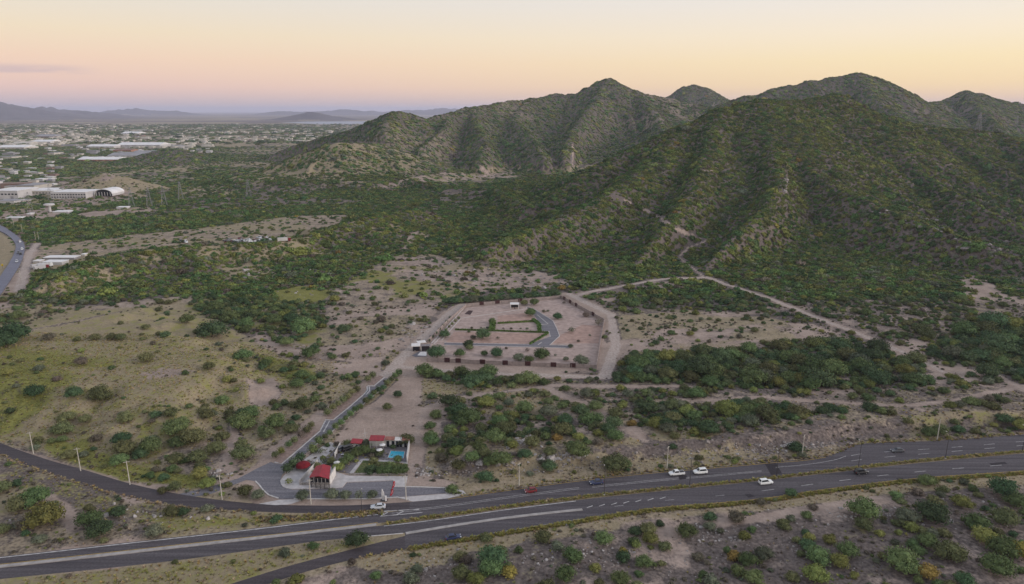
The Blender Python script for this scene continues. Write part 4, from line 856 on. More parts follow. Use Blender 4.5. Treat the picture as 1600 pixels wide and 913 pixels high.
for i, (px, py, wp, c) in enumerate(LOT):
    x, y, z, d = spot(px, py, wp); thin = c in (4, 5) and wp < 14 and i % 2 == 0
    plant('lot_tree', THIN[i % 2] if thin else TREE[i % 4], TRUNK[i % 2], x, y, z, d, c, 1.15, f'{"sparse " if thin else ""}{"small " if d < 4.2 else ""}{CW[c]} tree inside the walled lot near the {lot_mark(px, py)}', 'tree', 'trees inside the walled lot')
for i, (px, py, wp, c) in enumerate(BLVD):
    x, y, z, d = spot(px, py, wp); side = 'planted strip beside the dirt lane' if i < 16 else 'edge of the bare lot'
    plant('street_tree', BALL[i % 2], TRUNK[i % 2], x, y, z, d*random.uniform(1.1, 1.4), c, 1.15, f'small round {CW[c]} avenue tree on the {side}', 'tree', 'young trees along the entrance avenue')
for i, (px, py, wp, c) in enumerate(ORN):
    x, y, z, d = spot(px, py, wp)
    if i < 6: lb, g = f'{"dense clipped " if i < 5 else "bare "}{CW[c]} tree beside the entrance pavement', 'trees on the entrance pavement'
    elif i < 12: lb, g = f'{CW[c]} tree in the row along the garden walk', 'trees along the garden walk'
    elif i < 16: lb, g = 'bright green tree in the row shading the lawn edge', 'trees at the lawn edge'
    elif i == 16: lb, g = 'single green tree standing beside the swimming pool', None
    elif i == 17: lb, g = 'large olive tree outside the pool garden corner', None
    elif i < 22: lb, g = 'feathery grey green tree on the island by the side road', 'trees on the roadside island'
    elif i < 24: lb, g = f'{CW[c]} tree on the dirt island inside the turning loop', None
    else: lb, g = f'lone {CW[c]} tree in the bare lot beside the avenue', None
    plant('garden_tree', (BALL if i < 5 else TREE)[i % 2], TRUNK[i % 2], x, y, z, d, c, 1.35 if i < 5 else 1.1, lb, 'tree', g)
for i, (px, py, wp, c) in enumerate(THINT):
    x, y, z, d = spot(px, py, wp); lb = ['thin grey green tree on the white entrance pavement', 'reddish bare shrub beside the red canopy', 'thin grey green tree near the white railing', 'straggly yellow green plant at the rounded pavement corner', 'sparse grey green tree on the roadside island', 'small dead shrub at the edge of the bare lot'][i]
    plant('garden_tree', THIN[i % 2], TRUNK[i % 2], x, y, z, d, c, 1.2, lb, 'tree', None)
for i, (px, py, wp, c) in enumerate(HEDGE):
    x, y, z, d = spot(px, py, wp); plant('hedgerow_tree', TREE[i % 4], TRUNK[i % 2], x, y, z, d, c, .95, f'{CW[c]} tree in the hedgerow behind the lot wall', 'tree', 'hedgerow behind the walled lot')

# ------------------------------------------------------------------ the wild rest
KO = np.array(KEEP_OUT)
def clear_of(x, y, r):
    ok = np.ones(len(x), bool)
    for kx, ky, kr in KEEP_OUT: ok &= (x-kx)**2+(y-ky)**2 > (kr*.8+r*.7)**2
    return ok
def grow(y0, y1, cell, ul, smul, base):
    x, y = cells(y0, y1, cell, ul); dens = samp(A['dens'], x, y); cl_ = fbm(x/(cell*3.4), y/(cell*3.4), 3, 95); rk = np.empty(len(x)); rk[np.argsort(cl_)] = np.linspace(0, 1, len(x)); cw = np.interp(dens, [.15, .45], [.0, .5]); k = (1-cw)*rng.random(len(x))+cw*rk < dens; x, y, dens = x[k], y[k], dens[k]
    lush = np.clip(samp(A['lush'], x, y)+rng.normal(0, .08, len(x))+.45*(fbm(x/35, y/35, 2, 91)-.5), 0, 1); size = samp(A['size'], x, y)
    d = base*size*np.exp(rng.normal(0, .38, len(x)))*smul; col = colour_class(lush, rng.random(len(x)))
    e = 5+y*.004; face = np.clip((hz(x+e, y)-hz(x-e, y))/(2*e), -1, 1); warm = rng.random(len(x)) < np.clip(-face*2.2+.05, 0, .5 if y0 < 1000 else .15); col = np.where(warm & (col != 6), np.where(rng.random(len(x)) < .55, 3, 2), col)  # more lime and olive on sunward slopes, relief light put into plant colour
    z = hz(x, y); ok = visible(x, y, 14) & ~on_road(x, y, d/2)
    return [v[ok] for v in (x, y, z, d, col)]
x, y, z, d, col = grow(135, 440, 3.3, .86, 1, 3.0)
ok = clear_of(x, y, d/2); x, y, z, d, col = [v[ok] for v in (x, y, z, d, col)]
px, py = project(x, y, z); inside = (px > -5) & (px < 1605) & (py < 925)
rank = np.where(inside, d/y, 0); order = np.argsort(-rank); single = np.zeros(len(x), bool)
lim = [285, 295]
for i in order:
    if rank[i] <= 0: break
    k = 0 if d[i] > 4.6 else 1
    if nplant[k] >= lim[k]: continue
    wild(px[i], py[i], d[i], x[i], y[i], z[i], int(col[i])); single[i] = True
    if nplant[0] >= lim[0] and nplant[1] >= lim[1]: break
name_wild()
s = ~single; r3 = rng.integers(0, 4, s.sum())
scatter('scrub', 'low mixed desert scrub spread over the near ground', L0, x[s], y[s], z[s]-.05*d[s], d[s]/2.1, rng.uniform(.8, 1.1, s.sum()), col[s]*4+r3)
x, y, z, d, col = grow(440, 1150, 3.15, .88, 1, 3.7)
ok = clear_of(x, y, d/2); x, y, z, d, col = [v[ok] for v in (x, y, z, d, col)]
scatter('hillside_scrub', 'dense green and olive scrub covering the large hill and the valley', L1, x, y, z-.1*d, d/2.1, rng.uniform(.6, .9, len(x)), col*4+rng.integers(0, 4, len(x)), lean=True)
n1 = len(x)
x, y, z, d, col = grow(1150, 3100, 6.2, .80, 1, 6.8); ok = (y < 2450) | (z > 18); x, y, z, d, col = [v[ok] for v in (x, y, z, d, col)]
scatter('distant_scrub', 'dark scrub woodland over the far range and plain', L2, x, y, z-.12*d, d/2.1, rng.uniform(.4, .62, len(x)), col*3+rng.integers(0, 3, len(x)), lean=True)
n2 = len(x)
x, y, z, d, col = grow(2450, 6500, 23.0, .80, 1, 14.); ok = z < 18; x, y, z, d, col = [v[ok] for v in (x, y, z, d, col)]
scatter('distant_trees', 'trees scattered among the far town blocks', L2, x, y, z-.1*d, d/2.1, rng.uniform(.5, .7, len(x)), np.minimum(col, 2)*3+rng.integers(0, 3, len(x)))
print('PLANTS', nplant, s.sum(), n1, n2, len(x))
# grass, weeds and stones too many to count
x, y = cells(135, 345, .95, .82)
dry, grn, den, drt = (samp(A[k], x, y) for k in ('dry', 'green', 'dens', 'dirt'))
p = .72*np.clip(.12+.5*dry+.6*grn-.55*drt, .015, .8)*(.35+1.1*fbm(x/6, y/6, 3, 93)); p[(drt > .97) & (dry < .1)] = 0
k = (rng.random(len(x)) < p) & ~on_road(x, y, np.full(len(x), .8)); x, y, dry, grn = x[k], y[k], dry[k], grn[k]
u = rng.random(len(x)); ci = np.where(u < np.clip(grn*1.1, .05, .9), 1, np.where(u < .9*dry+.2, np.where(rng.random(len(x)) < .3, 3, 0), 2))
scatter('grass', 'dry straw coloured and green grass tufts on the near ground', LG, x, y, hz(x, y)-.03, rng.uniform(.28, .75, len(x)), rng.uniform(.6, 1.1, len(x)), ci*3+rng.integers(0, 3, len(x)))
x, y = cells(135, 430, 1.7, .84); bn = fbm(x/16, y/16, 3, 97); den, drt, dry = (samp(A[k], x, y) for k in ('dens', 'dirt', 'dry'))
k = (rng.random(len(x)) < np.clip(.02+.9*(bn-.44)*(den > .1)+.10*den, 0, .45)*np.where((drt > .97) & (dry < .2), 0, 1)) & ~on_road(x, y, np.full(len(x), 1.4)); x, y = x[k], y[k]
k = clear_of(x, y, np.full(len(x), .5)); x, y = x[k], y[k]
scatter('dry_brush', 'low leafless and greyish brush between the larger shrubs', L1, x, y, hz(x, y)-.05, rng.uniform(.3, .95, len(x)), rng.uniform(.6, .95, len(x)), rng.choice([5, 5, 5, 4, 2, 5, 2], len(x))*4+rng.integers(0, 4, len(x)))
gx_, gy_ = [], []; gc = []
def grass_line(P, wd, step, cols):
    for a, b in zip(P[:-1], P[1:]):
        L = math.hypot(*(b-a)); n = max(1, int(L*wd/step))
        t = rng.random(n); o = rng.uniform(-.5, .5, n)*wd; dx, dy = (b-a)/L
        gx_.extend(a[0]+(b[0]-a[0])*t-dy*o); gy_.extend(a[1]+(b[1]-a[1])*t+dx*o); gc.extend(rng.choice(cols, n))
grass_line(fy(RP_B, 640, 1800, 2.0, 80), 1.9, .16, [1, 1, 1, 3]); grass_line(fy(RP_B, 560, 700, 1.0, 20), 1.2, .6, [0, 3, 2])
grass_line(fy(between(HN_B, HS_T, .45), 604, 1800, 0, 80), 1.4, .26, [3, 0, 1, 1, 1]); grass_line(fy(FR_T, 720, 1760, -1.5, 60), 2.0, .8, [0, 3, 2, 1])
grass_line(fy(between(FR_B, HN_T, .5), 400, 598, 0, 30), 3.2, .30, [3, 3, 0, 2, 1]); grass_line(fy(FR_B, 0, 400, 1.5, 30), 1.5, .7, [0, 0, 2, 3])
gx_, gy_, gc = np.array(gx_), np.array(gy_), np.array(gc)
scatter('verge_grass', 'yellowing grass along the road edges and the median', LG, gx_, gy_, hz(gx_, gy_)+.03, rng.uniform(.35, .85, len(gx_)), rng.uniform(.6, 1.1, len(gx_)), gc*3+rng.integers(0, 3, len(gx_)))
rx, ry, rr, rc = [], [], [], []
def stones(px, py, sx, sy, n, r, pale):
    P = W([(px+rng.normal()*sx, py+rng.normal()*sy) for _ in range(n)])
    for p in P: rx.append(p[0]); ry.append(p[1]); rr.append(r*math.exp(rng.normal()*.45)); rc.append(0 if rng.random() < pale else 1)
for a in ((819, 690, 9, 5, 70, .55, .8), (668, 737, 9, 4, 45, .45, .8), (875, 713, 25, 2.5, 50, .6, .6), (760, 722, 30, 3, 50, .5, .5), (1226, 289, 3, 7, 26, 1.7, .5), (1150, 328, 8, 5, 14, 1.3, .2), (1455, 352, 24, 8, 60, 1.4, .1), (1395, 325, 20, 8, 30, 1.3, .1), (1540, 385, 25, 6, 40, 1.5, .1),
          (1330, 418, 6, 4, 14, 1.4, .4), (385, 430, 6, 5, 22, 1.3, .6), (295, 403, 12, 4, 14, 1.0, .3), (1236, 697, 6, 4, 30, .8, .8), (1180, 703, 40, 6, 90, .45, .1), (1080, 713, 50, 5, 90, .42, .1), (940, 727, 60, 5, 90, .38, .1), (780, 737, 60, 4, 70, .36, .1), (1290, 697, 30, 5, 50, .42, .1),
          (1385, 802, 25, 6, 60, .35, .6), (1325, 805, 20, 5, 40, .3, .6), (1110, 838, 30, 10, 90, .28, .6), (1250, 850, 60, 25, 110, .25, .5), (680, 885, 40, 12, 80, .28, .5), (850, 870, 60, 15, 100, .28, .5), (1000, 870, 80, 20, 120, .25, .5), (1500, 800, 60, 15, 90, .3, .5), (655, 510, 9, 12, 70, .5, .3), (640, 528, 9, 8, 40, .5, .3), (335, 740, 14, 5, 20, .5, .8), (240, 805, 60, 8, 30, .3, .6), (860, 440, 40, 6, 70, 1.0, .3), (725, 432, 50, 10, 70, .9, .3), (500, 455, 40, 20, 70, .6, .4)):
    stones(*a)
rx, ry, rr, rc = map(np.array, (rx, ry, rr, rc)); k = ~on_road(rx, ry, rr); rx, ry, rr, rc = rx[k], ry[k], rr[k], rc[k]
scatter('rubble', 'loose stones and broken rock on slopes and cuttings', LR, rx, ry, hz(rx, ry)-.1*rr, rr, rng.uniform(.6, 1.1, len(rx)), rc*3+rng.integers(0, 3, len(rx)))
for me in ROCK: me.materials.append(ROCKM[0])
for i, (a, b, s_) in enumerate([(520, 550, .8), (580, 575, .6), (627, 587, .7), (655, 585, .6), (615, 607, .9), (700, 600, .6), (708, 608, .8), (735, 605, .6), (487, 603, 1.2), (748, 590, .7), (780, 597, .6), (668, 588, .5), (950, 618, .9), (870, 610, .5), (45, 625, .6), (85, 628, .6)]):
    x, y = W([(a/2.917, 600+b/2.917)])[0]; o = put('boulder', ROCK[i % 3]); o.location = (x, y, float(hz(x, y))+.2*s_); o.scale = (s_, s_*.8, s_); o.rotation_euler[2] = i*1.3
    tag(o, 'whitish boulder on the verge between side road and highway' if i < 14 else 'pale stone beside the bushes below the side road', 'boulder', 'pale boulders on the road verge')

# ------------------------------------------------------------------ entrance grounds: paved surfaces
def sheet(pts, z, m, name, lab, zs=0.0, kind='structure'):
    P = P0(pts, zs); o = MB().prism([tuple(p) for p in P], z-.25, z).build(name, m, kind=kind); o['label'] = lab; return o
def flat_sheet(pts, z, m, name, lab):
    P = [tuple(p) for p in P0(pts)]
    if sum(P[i][0]*P[(i+1) % len(P)][1]-P[(i+1) % len(P)][0]*P[i][1] for i in range(len(P))) < 0: P = P[::-1]
    return MB().poly([(*p, z) for p in P]).build(name, m, kind='structure', label=lab)
WP = mat('pale_paving', (.46, .43, .42), var=.12, scale=.6); GP = mat('grey_paving', (.19, .17, .18), var=.18, scale=.8)
AV = [(275, 773), (320, 763), (372, 748), (402, 732), (423, 722), (429, 724), (440, 726), (500, 675), (509, 657), (521, 657), (568, 618), (575, 604), (585, 604), (601, 591), (614, 592), (590, 614), (556, 642), (533, 663), (500, 691), (478, 708), (455, 727), (441, 742), (437.5, 752), (442, 761.5), (457, 765.3), (535, 763), (542, 754.3), (614, 751.5), (616, 761), (695, 763), (696, 771), (621, 777), (560, 779), (462, 779.5), (437, 780), (414, 771), (399, 752), (385, 750), (355, 762), (330, 772), (300, 777)]
flat_sheet(AV, .008, ASPHL, 'entrance_avenue', 'worn grey avenue with turning loop and parking bay')
flat_sheet([(619, 777.5), (696.5, 771.8), (695.5, 762.5), (702, 761), (724, 767), (728, 771.5), (700, 779), (645, 784)], .014, WP, 'concrete_apron', 'pale concrete apron joining the side road')
flat_sheet([(404, 787.5), (437, 781), (462, 780.3), (471, 782.5), (452, 788.5), (430, 789.5)], .014, WP, 'concrete_apron', 'pale concrete apron by the turning loop')
sheet([(437.8, 751.6), (439, 757), (442, 761), (448, 763.5), (457, 764.8), (534.7, 762.6), (541.5, 753.8), (614, 751), (616.5, 760.5), (634, 760), (637, 744.5), (545, 744), (540, 743), (527, 738), (503, 719), (531, 695.5), (516, 691.5), (504, 698), (472, 721), (446, 741)], .13, WP, 'pavement', 'white concrete pavement around the red roofed building')
for pts in ([(429, 722.5), (440, 725.6), (470, 700), (500, 674)], [(508, 656.4), (521, 656.4), (545, 637), (568, 617)], [(574, 603), (585, 603), (601, 589.6)], [(399, 752), (405, 758), (411, 766), (420, 774), (435, 779)], [(459, 779.8), (520, 780), (580, 779.6), (621, 777.4), (640, 781)], [(616, 760.6), (660, 761.5), (695, 762.8)], [(614.5, 591.5), (590, 613.6), (556, 641.6), (533, 662.6), (500, 690.6), (485, 702)]):
    kerb(pts, .45, .15, KERB)
for pts in ([(500.5, 673), (505, 664), (508.5, 657.5)], [(505.5, 675), (511, 665), (515, 657.5)], [(568.5, 616.5), (574, 610), (573.5, 604)], [(571.5, 617.5), (577.5, 611), (577, 604)]):
    line3(P0(pts), .5, .014, mb_ := MB()); mb_.build('crossing_line', WHITE, kind='structure', label='pale painted crossing lines over the avenue')
STRIPM = mat('planting_soil', (.30, .215, .18), var=.2, scale=.9)
for pts in ([(428, 721.5), (439, 724), (499, 673), (490, 671.5), (452, 699)], [(509, 655.5), (520.5, 655.5), (567, 616.5), (559, 613), (520, 643)], [(575, 602), (584.5, 602), (600, 589), (592, 586.5)]):
    flat_sheet(pts, .02, STRIPM, 'planting_strip', 'reddish planting strip between avenue kerb and dirt lane')
LAWN = mat('lawn_grass', (.105, .125, .045), var=.25, scale=1.5)
flat_sheet([(567.5, 719.6), (623.6, 723.5), (637, 725), (634.6, 740), (554, 740)], .02, LAWN, 'lawn', 'trimmed green lawn of the pool garden')
flat_sheet([(532, 696), (640, 694), (637, 724.5), (623.6, 723), (567, 719), (552, 740.5), (527, 737.5), (505, 719)], .012, GP, 'terrace', 'grey paved terrace around the pool and parking')
flat_sheet([(563, 718.5), (568, 717), (625, 720.8), (637, 722.5), (637, 725), (623.6, 723.3), (567.5, 719.6), (551, 741.5), (544, 741.5)], .024, WP, 'garden_path', 'pale path bordering the lawn')
for k in range(6): flat_sheet([(534+k*5, 704-k*.1), (537+k*5, 704-k*.1), (541.5+k*5, 696.6), (539+k*5, 696.6)], .022, WP, 'parking_stripe', 'pale strip of the striped parking court')
def inside_out(root, mb): 
    l = root.location; mb.v = [(a-l[0], b-l[1], c-l[2]) for a, b, c in mb.v]; return mb
def part(root, name, mb, m, smooth=False, parent=None):
    o = inside_out(root, mb).build(name, m, parent or root, smooth); return o
def Q(px, py, z=0): p = P0([(px, py)], z)[0]; return (float(p[0]), float(p[1]))
# pool
WATER = bpy.data.materials.new('pool_water'); WATER.use_nodes = True; b_ = WATER.node_tree.nodes['Principled BSDF']; b_.inputs['Base Color'].default_value = (.04, .38, .52, 1); b_.inputs['Roughness'].default_value = .25
pool = [Q(611, 705), Q(632, 706), Q(630, 716.3), Q(606.6, 715.6)]; c = np.mean(pool, 0)
r = empty('swimming_pool', (c[0], c[1], 0)); tag(r, 'bright blue swimming pool beside the garden wall', 'pool')
part(r, 'water', MB().prism(pool, -.2, .035), WATER); grow_p = [tuple(np.array(p)+(np.array(p)-c)*.09) for p in pool]
mb = MB()
for i in range(4): j = (i+1) % 4; mb.prism([pool[i], pool[j], grow_p[j], grow_p[i]], -.1, .10)
part(r, 'coping', mb, WP)
# clubhouse with the red roof
RED = mat('red_roof_sheet', (.27, .022, .034), rough=.5, var=.14, scale=.9); STUC = mat('white_stucco', (.58, .55, .52), var=.12, scale=.6); GLASSD = mat('dark_glass', (.02, .022, .028), rough=.15, var=.2, spec=.5)
STEEL = mat('dark_steel', (.045, .042, .045), rough=.5); STONE = mat('stone_wall', (.33, .30, .28), var=.3, scale=2.2); WOODB = mat('brown_panel', (.12, .07, .05), var=.25)
ZR = 4.2; rf = [Q(483, 745.5, ZR), Q(494, 728, ZR), Q(516.5, 728, ZR), Q(514.5, 749.5, ZR-.3)]; c = np.mean(rf, 0)
r = empty('clubhouse', (c[0], c[1], 0)); tag(r, 'open sided clubhouse under a bright red sheet roof', 'building')
def sub(poly, u0, u1, v0, v1):
    a, b, c_, d = [np.array(p) for p in (poly[0], poly[3], poly[2], poly[1])]
    f = lambda u, v: tuple((a*(1-u)+b*u)*(1-v)+(d*(1-u)+c_*u)*v); return [f(u0, v0), f(u1, v0), f(u1, v1), f(u0, v1)]
mb = MB(); n = len(mb.v); e = [np.array(p) for p in rf]; mid0 = (e[0]+e[3])/2; mid1 = (e[1]+e[2])/2
for zt, zz in ((.0, 0), (.14, 0)):
    mb.v += [(*e[0], ZR+zt-.2), (*mid0, ZR+zt+.5), (*e[3], ZR+zt-.2), (*e[1], ZR+zt-.2), (*mid1, ZR+zt+.5), (*e[2], ZR+zt-.2)]
mb.f += [(0, 3, 4, 1), (1, 4, 5, 2), (6, 7, 10, 9), (7, 8, 11, 10), (0, 1, 7, 6), (1, 2, 8, 7), (3, 9, 10, 4), (4, 10, 11, 5), (0, 6, 9, 3), (2, 5, 11, 8)]
part(r, 'roof', mb, RED)
for k in range(5):
    for v in (.06, .94):
        s_ = sub(rf, .05+.225*k, .07+.225*k, v-.02, v+.02); part(r, 'column', MB().prism(s_, 0, ZR-.2+.6*(1-abs(.06+.225*k-.5)*2)), STEEL)
part(r, 'plinth', MB().prism(sub(rf, .02, .98, .10, .90), 0, .35), STONE)
part(r, 'inner_wall', MB().prism(sub(rf, .10, .90, .45, .88), 0, 3.2), WOODB)
for k in range(4): part(r, 'window', MB().prism(sub(rf, .14+.19*k, .29+.19*k, .435, .452), .9, 2.7), GLASSD)
def wall(name, lab, pts, h, th, m, cat='wall', panel=None, capm=None, top=None):
    P = [np.array(Q(*p)) for p in pts]; c = P[0]; r = empty(name, (c[0], c[1], 0)); tag(r, lab, cat)
    for a, b in zip(P[:-1], P[1:]):
        L = np.linalg.norm(b-a); d = (b-a)/L; nn = np.array([-d[1], d[0]])*th/2; k = max(1, round(L/panel)) if panel else 1
        for i in range(k):
            u, v = a+d*L*i/k+d*(.04 if panel else 0), a+d*L*(i+1)/k-d*(.04 if panel else 0); g = nn*(1-.12*(i % 2))
            part(r, 'wall_panel', MB().prism([tuple(u-g), tuple(v-g), tuple(v+g), tuple(u+g)], -.3, h), m)
        if capm:
            g = nn*1.5; part(r, 'coping', MB().prism([tuple(a-g), tuple(b-g), tuple(b+g), tuple(a+g)], h, h+.08), capm)
    return r
wall('garden_wall', 'tall white end wall beside the red roofed clubhouse', [(515.5, 758), (524.5, 743)], 3.2, .3, STUC, capm=KERB)
wall('screen_fence', 'white panelled screen along the clubhouse terrace', [(468, 757.5), (497, 725)], 1.7, .16, STUC, 'fence', 2.6)
r = wall('front_wall', 'low stone front wall with dark window band below the red roof', [(468.5, 758.2), (515, 758.6)], 1.0, .3, STONE, 'wall')
a, b_ = np.array(Q(485, 757.8)), np.array(Q(515, 758.2))
for k in range(5):
    u, v = a+(b_-a)*(k/5+.02), a+(b_-a)*((k+1)/5-.02); part(r, 'window', MB().prism([tuple(u), tuple(v), tuple(v+[0, .08]), tuple(u+[0, .08])], 1.0, 2.35), GLASSD)
    part(r, 'post', MB().box((*(u-[.12, -.04]), 1.25), (.14, .14, 2.5)), STUC)
part(r, 'lintel', MB().prism([tuple(a), tuple(b_), tuple(b_+[0, .3]), tuple(a+[0, .3])], 2.35, 2.6), WOODB)
wall('garden_wall', 'low grey wall between lawn and pavement', [(544, 742.6), (590, 742), (634.5, 742)], .7, .25, STONE, panel=4)
wall('garden_wall', 'pale boundary wall behind the swimming pool', [(640.5, 694.5), (636, 724)], 2.6, .25, STUC, capm=KERB)
wall('garden_wall', 'white wall along the striped parking court', [(523, 716), (532, 699)], 2.0, .2, STUC, panel=3)
# pool house range with a second red roof
bx = [Q(577, 701), Q(640, 702), Q(640.5, 694.8), Q(580, 693)]
r = empty('pool_house', (bx[0][0], bx[0][1], 0)); tag(r, 'low pale pool house range with red roof sections behind the terrace', 'building')
part(r, 'wall', MB().prism(sub([bx[0], bx[3], bx[2], bx[1]], 0, 1, .45, 1), 0, 2.8), STUC)
for u0, u1, z in ((.0, .37, 3.35), (.38, .62, 3.0), (.63, .80, 2.9), (.81, 1.0, 3.05)):
    part(r, 'roof', MB().prism(sub([bx[0], bx[3], bx[2], bx[1]], u0, u1, -.05 if u0 == 0 else .3, 1.04), z-.16, z), RED if u0 == 0 else mat('terracotta_roof', (.30, .13, .10), var=.2) if u0 != .63 else STUC)
for u in (.42, .55, .66, .74, .86): part(r, 'doorway', MB().prism(sub([bx[0], bx[3], bx[2], bx[1]], u, u+.07, .42, .452), 0, 2.3), GLASSD)
for u in (.02, .18, .34): part(r, 'column', MB().prism(sub([bx[0], bx[3], bx[2], bx[1]], u, u+.012, .0, .04), 0, 3.2), STUC)
c = Q(558, 700); r = empty('pergola', (*c, 0)); tag(r, 'small dark pergola with a red roof beside the parking court', 'pergola')
for sx in (-1, 1):
    for sy in (-1, 1): part(r, 'post', MB().box((c[0]+sx*1.7, c[1]+sy*1.5, 1.3), (.15, .15, 2.6)), STEEL)
part(r, 'roof', MB().box((c[0], c[1], 2.7), (4.0, 3.6, .18), 0, .08), RED)
# canopy dome
c = Q(474, 733.5); r = empty('shade_canopy', (*c, .13)); tag(r, 'dark red domed shade canopy on the white pavement', 'canopy')
mb = MB(); R_ = 2.5
for i in range(5):
    for k in range(14):
        a = 2*math.pi*k/14; t = i/4*math.pi/2; mb.v.append((c[0]+R_*math.cos(t)*math.cos(a), c[1]+R_*math.cos(t)*math.sin(a), .13+1.3+R_*.55*math.sin(t)))
for i in range(4):
    for k in range(14): j = (k+1) % 14; mb.f.append((i*14+k, i*14+j, (i+1)*14+j, (i+1)*14+k))
part(r, 'fabric', mb, mat('red_fabric', (.16, .012, .018)), True)
for k in range(4): a = k*math.pi/2+.4; part(r, 'post', MB().tube([(c[0]+R_*.95*math.cos(a), c[1]+R_*.95*math.sin(a), .13), (c[0]+R_*.95*math.cos(a), c[1]+R_*.95*math.sin(a), 1.5)], .06), STEEL)
PARA = mat('parasol_cloth', (.60, .58, .57), var=.08)
for px_, py_, lb in ((593.5, 712, 'white parasol over the round table by the pool'), (598, 704, 'white parasol beside the pool house roof'), (527, 732, 'white parasol behind the red clubhouse roof')):
    c = Q(px_, py_); r = empty('parasol', (*c, 0)); tag(r, lb, 'parasol'); part(r, 'pole', MB().tube([(*c, 0), (*c, 2.5)], .05), STEEL)
    mb = MB(); mb.v.append((*c, 2.75)); mb.v += [(c[0]+1.15*math.cos(k*math.pi/4), c[1]+1.15*math.sin(k*math.pi/4), 2.3) for k in range(8)]; mb.f += [(0, 1+k, 1+(k+1) % 8) for k in range(8)]; part(r, 'canopy', mb, PARA)
    r2 = empty('garden_table', (c[0], c[1]-1.6, 0)); tag(r2, 'round dark table '+('by the pool' if px_ < 595 and px_ > 590 else 'before the pool house' if px_ > 595 else 'behind the clubhouse'), 'table')
    part(r2, 'table_top', MB().tube([(c[0], c[1]-1.6, .72), (c[0], c[1]-1.6, .77)], .7, 10), STEEL); part(r2, 'leg', MB().tube([(c[0], c[1]-1.6, 0), (c[0], c[1]-1.6, .72)], .07), STEEL)
for k, (px_, py_) in enumerate(((581, 711), (585, 711), (589, 711.5), (573, 712))):
    c = Q(px_, py_); r = empty('garden_chair', (*c, 0), 0); tag(r, 'dark garden chair on the terrace before the pool house' if k < 3 else 'dark garden chair under the trees of the terrace', 'chair', 'garden chairs on the terrace')
    part(r, 'seat', MB().box((c[0], c[1], .45), (.55, .55, .06)), STEEL); part(r, 'backrest', MB().box((c[0], c[1]+.27, .75), (.55, .05, .6)), STEEL)
    for sx in (-1, 1):
        for sy in (-1, 1): part(r, 'leg', MB().box((c[0]+sx*.24, c[1]+sy*.24, .21), (.05, .05, .42)), STEEL)
c = Q(537, 711.5); r = empty('sun_lounger', (*c, 0)); tag(r, 'white sun lounger on the grey terrace', 'lounger')
part(r, 'bed', MB().box((c[0], c[1], .4), (1.9, .7, .1), .3), PARA); part(r, 'backrest', MB().box((c[0]+1.05, c[1]+.32, .62), (.8, .7, .1), .3, -.7), PARA)
for sx in (-.8, .8): part(r, 'leg', MB().box((c[0]+sx, c[1]+sx*.3, .19), (.08, .6, .36)), STEEL)
# mast, banners and the white roadside sculpture
c = Q(571, 691.5); r = empty('white_mast', (*c, 0)); tag(r, 'slender white mast with short cross arms behind the pool house', 'mast')
part(r, 'pole', MB().tube([(*c, 0), (*c, 5.6)], [.10, .05]), PARA); part(r, 'arm', MB().tube([(c[0]-.9, c[1], 3.6), (c[0]+.8, c[1], 3.9)], .05), PARA); part(r, 'arm', MB().tube([(c[0]-.7, c[1], 2.6), (c[0]+.2, c[1], 3.0)], .05), PARA)
BAN = mat('red_banner', (.50, .03, .045), var=.1)
for k, (px_, py_) in enumerate(((611.5, 765.5), (608.5, 777.5))):
    c = Q(px_, py_); r = empty('feather_flag', (*c, 0)); tag(r, 'red feather flag leaning beside the parking bay edge' if k == 0 else 'red feather flag leaning on the roadside island', 'flag')
    part(r, 'pole', MB().tube([(*c, 0), (c[0]+.9, c[1]+.1, 3.2)], .035), STEEL); part(r, 'foot', MB().box((c[0], c[1], .04), (.5, .5, .07)), STEEL)
    mb = MB(); w0 = [(.12, .5, .10), (.30, .7, .42), (.55, 1.5, .62), (.75, 2.3, .62), (.90, 3.1, .35)]; mb.prism([(0, 0), (0, 1), (1, 1)], 0, 0) if False else None
    vs = [(c[0]+x_-w_*.1, c[1]+.02, z_) for x_, z_, w_ in w0]+[(c[0]+x_+w_, c[1]+.06, z_) for x_, z_, w_ in w0[::-1]]; n = len(vs)
    mb.v = vs+[(x_, y_+.02, z_) for x_, y_, z_ in vs]; mb.f = [tuple(range(n)), tuple(range(2*n-1, n-1, -1))]+[(i, i+n, (i+1) % n+n, (i+1) % n) for i in range(n)]; part(r, 'banner', mb, BAN)
    part(r, 'stripe', MB().box((c[0]+.95, c[1]-.02, 2.0), (.12, .03, 1.3), 0, .35), PARA)
c = Q(599, 782); r = empty('entrance_sculpture', (*c, 0)); tag(r, 'white upright leaf shaped entrance sculpture on the roadside island', 'sculpture')
mb = MB(); prof = [(-.3, 0), (.35, 0), (.45, 1.2), (.3, 2.6), (-.25, 4.1), (-.5, 2.6), (-.5, 1.2)]; n = len(prof)
mb.v = [(c[0]+x_, c[1]-.15, z_) for x_, z_ in prof]+[(c[0]+x_, c[1]+.15, z_) for x_, z_ in prof]; mb.f = [tuple(range(n)), tuple(range(2*n-1, n-1, -1))]+[(i, i+n, (i+1) % n+n, (i+1) % n) for i in range(n)]
part(r, 'leaf', mb, PARA); part(r, 'block', MB().box((c[0]+.9, c[1]-.4, .9), (.55, .5, 1.8), .3), PARA); part(r, 'base', MB().box((c[0]+.2, c[1]-.1, .06), (2.2, 1.4, .12)), STEEL)

